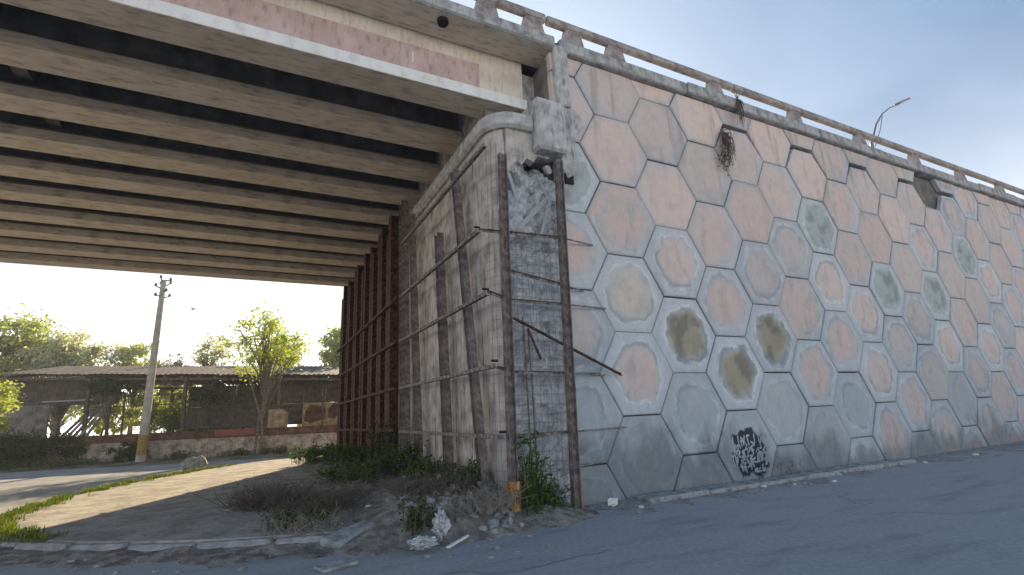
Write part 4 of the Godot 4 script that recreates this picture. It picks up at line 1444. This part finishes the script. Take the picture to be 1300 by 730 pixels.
func trees() -> void:
	var fresh := [Color(0.44, 0.48, 0.15), Color(0.50, 0.53, 0.18), Color(0.36, 0.42, 0.13), Color(0.53, 0.54, 0.27)]
	var olive := [Color(0.40, 0.43, 0.22), Color(0.46, 0.47, 0.28), Color(0.32, 0.36, 0.18), Color(0.52, 0.51, 0.38)]
	var pale := [Color(0.52, 0.53, 0.41), Color(0.45, 0.47, 0.34), Color(0.58, 0.56, 0.47)]
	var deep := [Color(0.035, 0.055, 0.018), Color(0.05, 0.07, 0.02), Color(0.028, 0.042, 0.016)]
	tree("tree", "big spreading olive green tree behind the left end of the shed roof", sp(-17.5, 0, 10), Vector3.ZERO, sp(-18.4, 6.3, 10), Vector3(3.6, 2.9, 3.0), 70, 150, 0.28, olive, M.leaf, 1, 1, 0.3)
	tree("tree", "pale green tree with feathery edge beside the big olive tree", sp(-14.2, 0, 10.5), Vector3.ZERO, sp(-14.2, 6.0, 10.5), Vector3(2.3, 1.9, 2.2), 46, 130, 0.24, pale, M.leaf_dull, 2, 1, 0.22)
	tree("tree", "low rounded green tree above the shed roof left of the utility pole", sp(-11.2, 0, 12.6), Vector3.ZERO, sp(-11.2, 5.6, 12.6), Vector3(1.9, 1.6, 1.8), 36, 130, 0.22, olive, M.leaf, 3, 1, 0.18)
	tree("tree", "thin brown nearly bare tree just right of the utility pole", sp(-9.0, 0, 13), Vector3.ZERO, sp(-9.0, 5.9, 13), Vector3(0.9, 1.2, 0.9), 26, 34, 0.14, [Color(0.15, 0.12, 0.09), Color(0.19, 0.16, 0.12)], M.leaf_dull, 4, 2, 0.16)
	tree("tree", "sparse thin tree over the roof left of the bright tree", sp(-6.6, 0, 12.5), Vector3.ZERO, sp(-6.5, 6.1, 12.5), Vector3(1.3, 1.6, 1.2), 30, 60, 0.20, pale, M.leaf_dull, 5, 2, 0.2)
	tree("tree", "bright yellow green tree with thin bare stems in front of the shed", sp(1.3, 0.05, -0.35), Vector3.ZERO, sp(1.05, 5.05, 0.0), Vector3(2.05, 1.5, 1.6), 56, 62, 0.16, fresh, M.leaf, 6, 4, 0.12)
	tree("tree", "green tree behind the shed near the dark steel piles", sp(2.6, 0, 12.5), Vector3.ZERO, sp(2.7, 6.2, 12.5), Vector3(2.2, 1.8, 1.8), 44, 120, 0.24, olive, M.leaf, 7, 1, 0.2)
	tree("tree", "green tree behind the shed, hidden by the bright front tree", sp(-2.4, 0, 13.5), Vector3.ZERO, sp(-2.4, 6.0, 13.5), Vector3(1.9, 1.5, 1.8), 36, 120, 0.24, olive, M.leaf, 17, 1, 0.2)
	tree("bush", "yellow green bush at the left edge before the shed", sp(-8.3, 0, -2.4), Vector3.ZERO, sp(-8.35, 2.3, -2.4), Vector3(1.0, 1.5, 0.9), 40, 150, 0.15, fresh, M.leaf, 8, 3, 0.12)
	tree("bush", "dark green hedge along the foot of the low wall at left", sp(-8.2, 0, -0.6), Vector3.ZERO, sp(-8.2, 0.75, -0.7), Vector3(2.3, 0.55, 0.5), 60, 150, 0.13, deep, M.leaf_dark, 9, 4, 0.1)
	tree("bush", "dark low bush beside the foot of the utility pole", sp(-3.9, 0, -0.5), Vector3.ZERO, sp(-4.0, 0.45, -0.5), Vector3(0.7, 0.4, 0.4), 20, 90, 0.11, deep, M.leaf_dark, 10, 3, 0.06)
	tree("bush", "lit green undergrowth seen through the opening of the shed", sp(-6.3, 1.0, 9.0), Vector3.ZERO, sp(-6.3, 2.0, 9.5), Vector3(2.4, 0.9, 0.8), 50, 120, 0.2, fresh, M.leaf, 11, 4, 0.08)
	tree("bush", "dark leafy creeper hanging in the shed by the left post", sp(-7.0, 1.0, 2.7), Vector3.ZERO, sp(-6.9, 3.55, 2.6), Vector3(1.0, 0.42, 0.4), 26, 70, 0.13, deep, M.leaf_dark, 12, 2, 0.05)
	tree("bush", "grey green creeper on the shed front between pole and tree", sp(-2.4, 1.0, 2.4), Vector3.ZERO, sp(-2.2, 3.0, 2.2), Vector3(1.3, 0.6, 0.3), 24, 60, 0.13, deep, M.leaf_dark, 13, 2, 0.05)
	var under := 0
	for q in [[-12.5, 12.4], [-9.6, 11.9], [-7.4, 12.2], [-4.9, 11.9], [-2.2, 12.3], [0.6, 12.2], [3.2, 12.4]]:
		tree("bush", "%s lit bush in the row growing behind the shed, counted from the left" % ["first", "second", "third", "fourth", "fifth", "sixth", "seventh"][under], sp(q[0], 0.8, q[1]), Vector3.ZERO, sp(q[0], 2.6, q[1]), Vector3(1.5, 1.5, 0.7), 44, 90, 0.2, [fresh, olive, pale][under % 3], M.leaf, 80 + under, 3, 0.08, "bushes growing behind the shed")
		under += 1
	var lo := 0
	for q in [[-26, 16, 4.5], [-32, 12, 5], [9, 16, 4], [15, 18, 5], [-22, 22, 5], [-14, 24, 4.5], [-4, 26, 4.5], [6, 26, 4.5]]:
		tree("tree", ["green tree far left of the shed", "tall green tree farthest left of the shed", "green tree to the right behind the shed", "green tree farthest right behind the shed", "distant tree behind the big olive tree", "distant tree behind the low rounded tree", "distant tree behind the sparse tree", "distant tree behind the tree near the piles"][lo], sp(q[0], 0, q[1]), Vector3.ZERO, sp(q[0], q[2] * 0.95, q[1]), Vector3(3.0, q[2] * 0.42, 2.6), 50, 90, 0.34, olive, M.leaf, 30 + lo, 1, 0.25)
		lo += 1


# ---------------------------------------------------------------- plants near the bridge

func blades(g: Geo, at: Vector3, count: int, h: float, spread: float, w: float, cols: Array, r2: RandomNumberGenerator) -> void:
	for k in count:
		var a := r2.randf() * TAU
		var q := sqrt(r2.randf()) * spread
		var p := at + Vector3(cos(a) * q, 0, sin(a) * q)
		var l := h * r2.randf_range(0.5, 1.1)
		var out := Vector3(cos(a + r2.randfn() * 0.5), 0, sin(a + r2.randfn() * 0.5)) * l * r2.randf_range(0.1, 0.55)
		var sd := Vector3(-out.z, 0, out.x).normalized() * w
		var m := p + Vector3(0, l * 0.6, 0) + out * 0.35
		var tip := p + Vector3(0, l * r2.randf_range(0.75, 1.0), 0) + out
		g.col = cols[r2.randi() % cols.size()] * r2.randf_range(0.75, 1.25)
		g.quad(p - sd * 0.6, p + sd * 0.6, m + sd, m - sd)
		g.tri(m - sd, m + sd, tip)

func weed(label: String, at: Vector3, h: float, spread: float, stems: int, per: int, size: float, cols: Array, sd: int, group := "") -> void:
	var r2 := RandomNumberGenerator.new()
	r2.seed = sd
	var t := thing("weed", label, "weed", at, 0.0, group)
	var w := Geo.new()
	var g := Geo.new()
	g.has_col = true
	for k in stems:
		var a := r2.randf() * TAU
		var q := sqrt(r2.randf()) * spread
		var p := at + Vector3(cos(a) * q, -0.03, sin(a) * q)
		var top := p + Vector3(r2.randfn() * 0.15 * h, h * r2.randf_range(0.55, 1.05), r2.randfn() * 0.15 * h)
		w.tube(PackedVector3Array([p, p.lerp(top, 0.5) + Vector3(r2.randfn(), 0, r2.randfn()) * 0.03, top]), PackedFloat32Array([0.008, 0.006, 0.003]), 4, false)
		for i in per:
			var u := r2.randf_range(0.15, 1.0)
			var b := p.lerp(top, u)
			var d := Vector3(r2.randfn(), r2.randfn() * 0.5 + 0.2, r2.randfn()).normalized()
			g.col = cols[r2.randi() % cols.size()] * r2.randf_range(0.7, 1.3)
			g.leaf(b + d * 0.03, d, d.cross(rdirr(r2)).normalized(), size * r2.randf_range(0.6, 1.3), size * 0.28)
	part(t, "stems", w, M.twig, "stuff")
	part(t, "leaves", g, M.leaf)

func rdirr(r2: RandomNumberGenerator) -> Vector3:
	return Vector3(r2.randfn(), r2.randfn(), r2.randfn()).normalized()

func brush(label: String, at: Vector3, r: float, h: float, count: int, m: Material, sd: int) -> void:
	var r2 := RandomNumberGenerator.new()
	r2.seed = sd
	var g := Geo.new()
	for k in count:
		var a := r2.randf() * TAU
		var q := sqrt(r2.randf()) * r
		var p := at + Vector3(cos(a) * q, -0.03, sin(a) * q)
		var l := h * r2.randf_range(0.4, 1.1)
		var tip := p + Vector3(r2.randfn() * 0.6, r2.randf_range(0.3, 1.0), r2.randfn() * 0.6) * l
		var mid := p.lerp(tip, 0.5) + Vector3(r2.randfn(), r2.randfn(), r2.randfn()) * l * 0.12
		g.tube(PackedVector3Array([p, mid, tip]), PackedFloat32Array([0.006, 0.0045, 0.002]), 3, false)
		for e in 2:
			var s := mid.lerp(tip, r2.randf())
			g.tube(PackedVector3Array([s, s + rdirr(r2) * l * 0.3]), PackedFloat32Array([0.004, 0.0015]), 3, false)
	single("dry_brush", g, m, label, "dry brush", at)

func plants() -> void:
	var green := [Color(0.05, 0.10, 0.018), Color(0.075, 0.125, 0.022), Color(0.035, 0.075, 0.015), Color(0.10, 0.13, 0.035)]
	var lush := [Color(0.06, 0.13, 0.02), Color(0.09, 0.155, 0.022), Color(0.045, 0.095, 0.016)]
	var e := func(x: float, z: float) -> Vector3: return Vector3(x, earth(x, z), z)
	weed("low bright green weeds at the far foot of the dark piles", e.call(-3.5, -10.2), 0.55, 0.8, 60, 16, 0.10, lush, 1)
	weed("low green weeds before the row of dark piles, nearer", e.call(-3.2, -7.4), 0.5, 0.6, 50, 16, 0.09, lush, 2)
	weed("tall green weed against the wide steel post", e.call(-2.85, -5.2), 1.05, 0.3, 26, 22, 0.085, green, 3)
	weed("leafy weeds between the wide post and the short grey post", e.call(-2.85, -3.3), 0.6, 0.4, 34, 18, 0.08, green, 4)
	weed("low green weeds at the foot of the leaning post", e.call(-3.0, -1.4), 0.36, 0.35, 34, 14, 0.06, green, 5)
	weed("small dark weed in the rubble left of the plastic bag", e.call(-3.72, 0.55), 0.3, 0.16, 20, 16, 0.05, green, 6)
	weed("low weeds in the dry brush by the kerb", Vector3(-4.85, 0.1, -0.75), 0.24, 0.42, 40, 12, 0.05, green, 7)
	weed("green weeds on the bank between the dry brush and the steel posts", e.call(-3.5, -3.0), 0.4, 0.5, 44, 14, 0.07, green, 14)
	weed("small green weeds among the rubble under the leaning post", e.call(-2.95, -0.35), 0.34, 0.3, 30, 14, 0.055, green, 15)
	weed("creeping green weeds on the bank before the wide post", e.call(-3.6, -4.6), 0.3, 0.6, 50, 12, 0.08, lush, 16)
	var tuft := thing("grass_tuft", "tall green grass tuft at the foot of the orange footed corner post", "grass tuft", Vector3(-2.1, 0, 0.3))
	var r2 := RandomNumberGenerator.new()
	r2.seed = 44
	var g := Geo.new()
	g.has_col = true
	for q in [[-2.2, 0.26, 1.0, 40], [-2.08, 0.32, 0.8, 36], [-1.95, 0.27, 0.6, 26], [-2.15, 0.18, 1.1, 34], [-1.82, 0.3, 0.34, 18], [-2.3, 0.42, 0.4, 20]]:
		blades(g, Vector3(q[0], 0.02, q[1]), int(q[3] * 0.45), q[2], 0.11, 0.008, green, r2)
		for sh in 110:  # seed heads and side leaves
			var p := Vector3(q[0] + r2.randfn() * 0.1, q[2] * r2.randf_range(0.1, 1.0), q[1] + r2.randfn() * 0.07)
			g.col = green[r2.randi() % 4] * r2.randf_range(0.8, 1.5)
			g.leaf(p, Vector3(r2.randfn(), r2.randfn() * 0.8, r2.randfn()).normalized(), rdirr(r2), 0.12, 0.013)
	part(tuft, "blades", g, M.blade)
	brush("dark heap of dry twigs farther from the kerb on the paved island", Vector3(-5.05, 0.1, -2.75), 0.55, 0.42, 420, M.twig, 1)
	brush("dry brown brush spread over the island in front of the posts", Vector3(-4.3, 0.14, -1.7), 0.8, 0.30, 520, M.twig, 2)
	brush("pale dry twigs by the kerb", Vector3(-4.7, 0.12, -0.5), 0.5, 0.22, 260, M.pale_twig, 3)
	brush("tangle of dry twigs on the rubble beside the corner post", e.call(-3.0, 0.45), 0.4, 0.26, 260, M.pale_twig, 4)
	brush("dark tangle of twigs behind the plastic bag", e.call(-3.3, -0.3), 0.5, 0.26, 300, M.twig, 5)
	var hoop := Geo.new()
	hoop.tube(PackedVector3Array([Vector3(-3.95, 0.1, 0.1), Vector3(-3.75, 0.36, -0.1), Vector3(-3.45, 0.45, -0.25), Vector3(-3.1, 0.46, -0.35)]), PackedFloat32Array([0.013, 0.012, 0.01, 0.008]), 6)
	single("bent_branch", hoop, M.pale_twig, "pale bent branch arching over the rubble behind the plastic bag", "branch", Vector3(-3.95, 0.1, 0.1))
	# grass along the left edge of the island
	var edge := island_edge()
	var one := Geo.new()
	one.has_col = true
	one.col = Color.WHITE
	blades(one, Vector3.ZERO, 9, 0.15, 0.045, 0.006, [Color(1, 1, 1)], r2)
	var spots := []
	for i in edge.size():
		var a := edge[i]
		var b := edge[(i + 1) % edge.size()]
		if a.x > -5.6 or a.y > -1.9:
			continue
		var dense := 1.0 if a.y > -12.0 else 0.5
		for k in int((b - a).length() * 95 * dense):
			var p := a.lerp(b, r2.randf())
			var inn := (Vector2(-5.5, -6.5) - p).normalized()
			p += inn * (absf(r2.randfn()) * 0.17 - 0.12 + (0.25 * r2.randf() * smoothstep(-5.0, -2.2, p.y)))
			if noise.get_noise_2d(p.x * 60, p.y * 60) > -0.18:
				spots.append(p)
	var mm := MultiMesh.new()
	mm.transform_format = MultiMesh.TRANSFORM_3D
	mm.use_colors = true
	mm.mesh = one.mesh()
	mm.instance_count = spots.size()
	for i in spots.size():
		var p: Vector2 = spots[i]
		var sc := r2.randf_range(0.45, 1.15)
		mm.set_instance_transform(i, Transform3D(Basis(Vector3.UP, r2.randf() * TAU).scaled(Vector3(1, sc, 1)), Vector3(p.x, 0.09, p.y)))
		mm.set_instance_color(i, [Color(0.15, 0.21, 0.03), Color(0.20, 0.24, 0.045), Color(0.11, 0.16, 0.025), Color(0.27, 0.26, 0.10)][r2.randi() % 4])
	var mi := MultiMeshInstance3D.new()
	mi.name = "grass"
	mi.multimesh = mm
	mi.material_override = M.blade
	add_child(mi)
	mi.set_meta("kind", "stuff")
	mi.set_meta("label", "sunlit yellow green grass along the outer edge of the paved island")
	mi.set_meta("category", "grass")
	# weeds on the far shoulder
	var k := 0
	for q in [[-7.5, -1.6], [-6.0, -1.9], [-5.0, -1.5], [-1.8, -0.6], [0.3, -0.5], [2.0, -0.6]]:
		weed(["low weeds on the dirt shoulder before the dark hedge", "low weeds on the shoulder near the road left of the pole", "low weeds close left of the pole foot", "low weeds at the low wall just right of the pole", "low weeds at the low wall left of the thin tree", "low weeds at the low wall right of the thin tree"][k], sp(q[0], 0.06, q[1]), 0.35, 0.6, 34, 10, 0.09, green, 60 + k)
		k += 1


# ---------------------------------------------------------------- rubble and litter

func litter() -> void:
	var r2 := RandomNumberGenerator.new()
	r2.seed = 8
	var rock := Geo.new()
	rock.blob(Vector3(-6.9, 0.2, -12.9), Vector3(0.36, 0.24, 0.28), noise, 4.0, 0.5, 8, 12)
	single("boulder", rock, M.rubble, "lone rough boulder on the grassy far edge of the island", "rock", Vector3(-6.9, 0.1, -12.9))
	var heap := thing("rubble_heap", "heap of broken grey concrete and dirt between the leaning post and the road", "rubble", Vector3(-3.1, 0.1, 0.4))
	for k in 90:
		var x := r2.randf_range(-3.75, -2.55)
		var z := r2.randf_range(-0.9, 0.85)
		var r := r2.randf_range(0.02, 0.055) * (1.0 if r2.randf() < 0.85 else 1.6)
		var g := Geo.new()
		g.blob(Vector3(x, earth(x, z) + r * 0.2, z), Vector3(r * 1.3, r * 0.7, r), noise, k * 2.3, 0.9, 5, 7, true, r2.randf() * 3)
		part(heap, "stone", g, M.rubble)
	var slab := Geo.new()
	slab.cbox(Transform3D(Basis.from_euler(Vector3(0.1, 0.5, 0.14)), Vector3(-4.35, 0.08, 0.12)), Vector3(0.6, 0.10, 0.3), 0.03)
	single("broken_slab", slab, M.kerb, "broken slab of concrete tilted at the end of the kerb", "slab", Vector3(-4.35, 0.1, 0.22))
	var flat := Geo.new()
	flat.cbox(Transform3D(Basis.from_euler(Vector3(0.03, 0.3, 0.02)), Vector3(-4.62, 0.02, 1.0)), Vector3(0.34, 0.03, 0.2), 0.008)
	single("cardboard_piece", flat, M.kerb, "flat grey piece lying on the road just off the kerb", "board", Vector3(-4.62, 0, 1.0))
	# crumpled plastic bags
	crumple("white crumpled plastic sheet lying flat on the road edge by the rubble", Vector3(-3.82, 0.10, 1.02), Vector3(0.44, 0.16, 0.27), 3)
	crumple("white crumpled plastic bag heaped up against the rubble", Vector3(-3.56, 0.20, 0.82), Vector3(0.27, 0.36, 0.2), 7)
	crumple("grey crumpled plastic half buried in the rubble behind the white bag", Vector3(-3.35, 0.28, 0.35), Vector3(0.3, 0.16, 0.2), 11)
	crumple("small white plastic scrap near the orange footed post", Vector3(-2.58, 0.06, 0.75), Vector3(0.07, 0.065, 0.05), 5)
	var stick := Geo.new()
	stick.bar(Vector3(-3.6, 0.04, 1.12), Vector3(-3.28, 0.06, 0.86), 0.035, 0.02)
	single("pale_stick", stick, M.paper, "pale stick lying beside the crumpled plastic sheet", "stick", Vector3(-3.6, 0.04, 1.1))
	var cup := Geo.new()
	cup.blob(Vector3(-1.03, 0.09, 0.42), Vector3(0.075, 0.055, 0.05), noise, 9.0, 0.7, 6, 8)
	single("paper_scrap", cup, M.paper, "crumpled white scrap at the start of the wall footing", "litter", Vector3(-1.03, 0.04, 0.42))
	for k in 46:
		var x := r2.randf_range(-1.3, 9.0) if k < 22 else r2.randf_range(-8.0, -3.0)
		var z := r2.randf_range(0.47, 0.95) if k < 22 else r2.randf_range(-4.5, 0.0)
		var y := 0.0
		if k >= 22:
			if x > -4.5:
				y = earth(x, z)
			else:
				y = 0.1
			if z > -0.3 - (-3.5 - x) * 0.45:
				z = -2.6
		var g := Geo.new()
		var r := r2.randf_range(0.015, 0.045)
		g.blob(Vector3(x, y + r * 0.3, z), Vector3(r * 1.5, r * 0.5, r), noise, k * 3.1, 0.9, 4, 6, true, r2.randf() * 3)
		single("litter_scrap", g, M.paper if k % 3 == 0 else M.rubble, "small scrap of litter or stone along the foot of the hexagon wall" if k < 22 else "small scrap of litter or stone on the paved island", "litter", Vector3(x, y, z), "scraps along the wall foot" if k < 22 else "scraps on the island")
	for k in 60:
		var x := r2.randf_range(-8.0, -2.6)
		var z := r2.randf_range(0.75, 1.7) - maxf(0, -3.2 - x) * 0.5
		var g := Geo.new()
		var r := r2.randf_range(0.012, 0.035)
		g.blob(Vector3(x, r * 0.2, z), Vector3(r * 1.5, r * 0.6, r), noise, k * 3.7, 0.9, 4, 6, true, r2.randf() * 3)
		single("gravel_stone", g, M.rubble, "small loose stone on the road along the island kerb", "stone", Vector3(x, 0, z), "stones along the kerb")

func crumple(label: String, at: Vector3, r: Vector3, off: int) -> void:
	var f := FastNoiseLite.new()
	f.seed = off; f.frequency = 1.6; f.fractal_octaves = 3; f.noise_type = FastNoiseLite.TYPE_CELLULAR
	f.cellular_return_type = FastNoiseLite.RETURN_DISTANCE2_SUB
	var g := Geo.new()
	var rows := []
	for i in 21:
		var line := []
		for k in 31:
			var th := PI * i / 20
			var ph := -TAU * k / 30
			var d := Vector3(sin(th) * cos(ph), cos(th), sin(th) * sin(ph))
			var q := 0.62 + 0.75 * f.get_noise_3d(d.x, d.y, d.z) + 0.3 * f.get_noise_3d(d.x * 2.3 + 7, d.y * 2.3, d.z * 2.3)
			var p := at + d * r * q * 1.25
			p.y = maxf(p.y, at.y - r.y * 0.75)
			line.append(p)
		rows.append(line)
	g.grid(rows)
	single("plastic_bag", g, M.plastic_bag, label, "plastic bag", at)
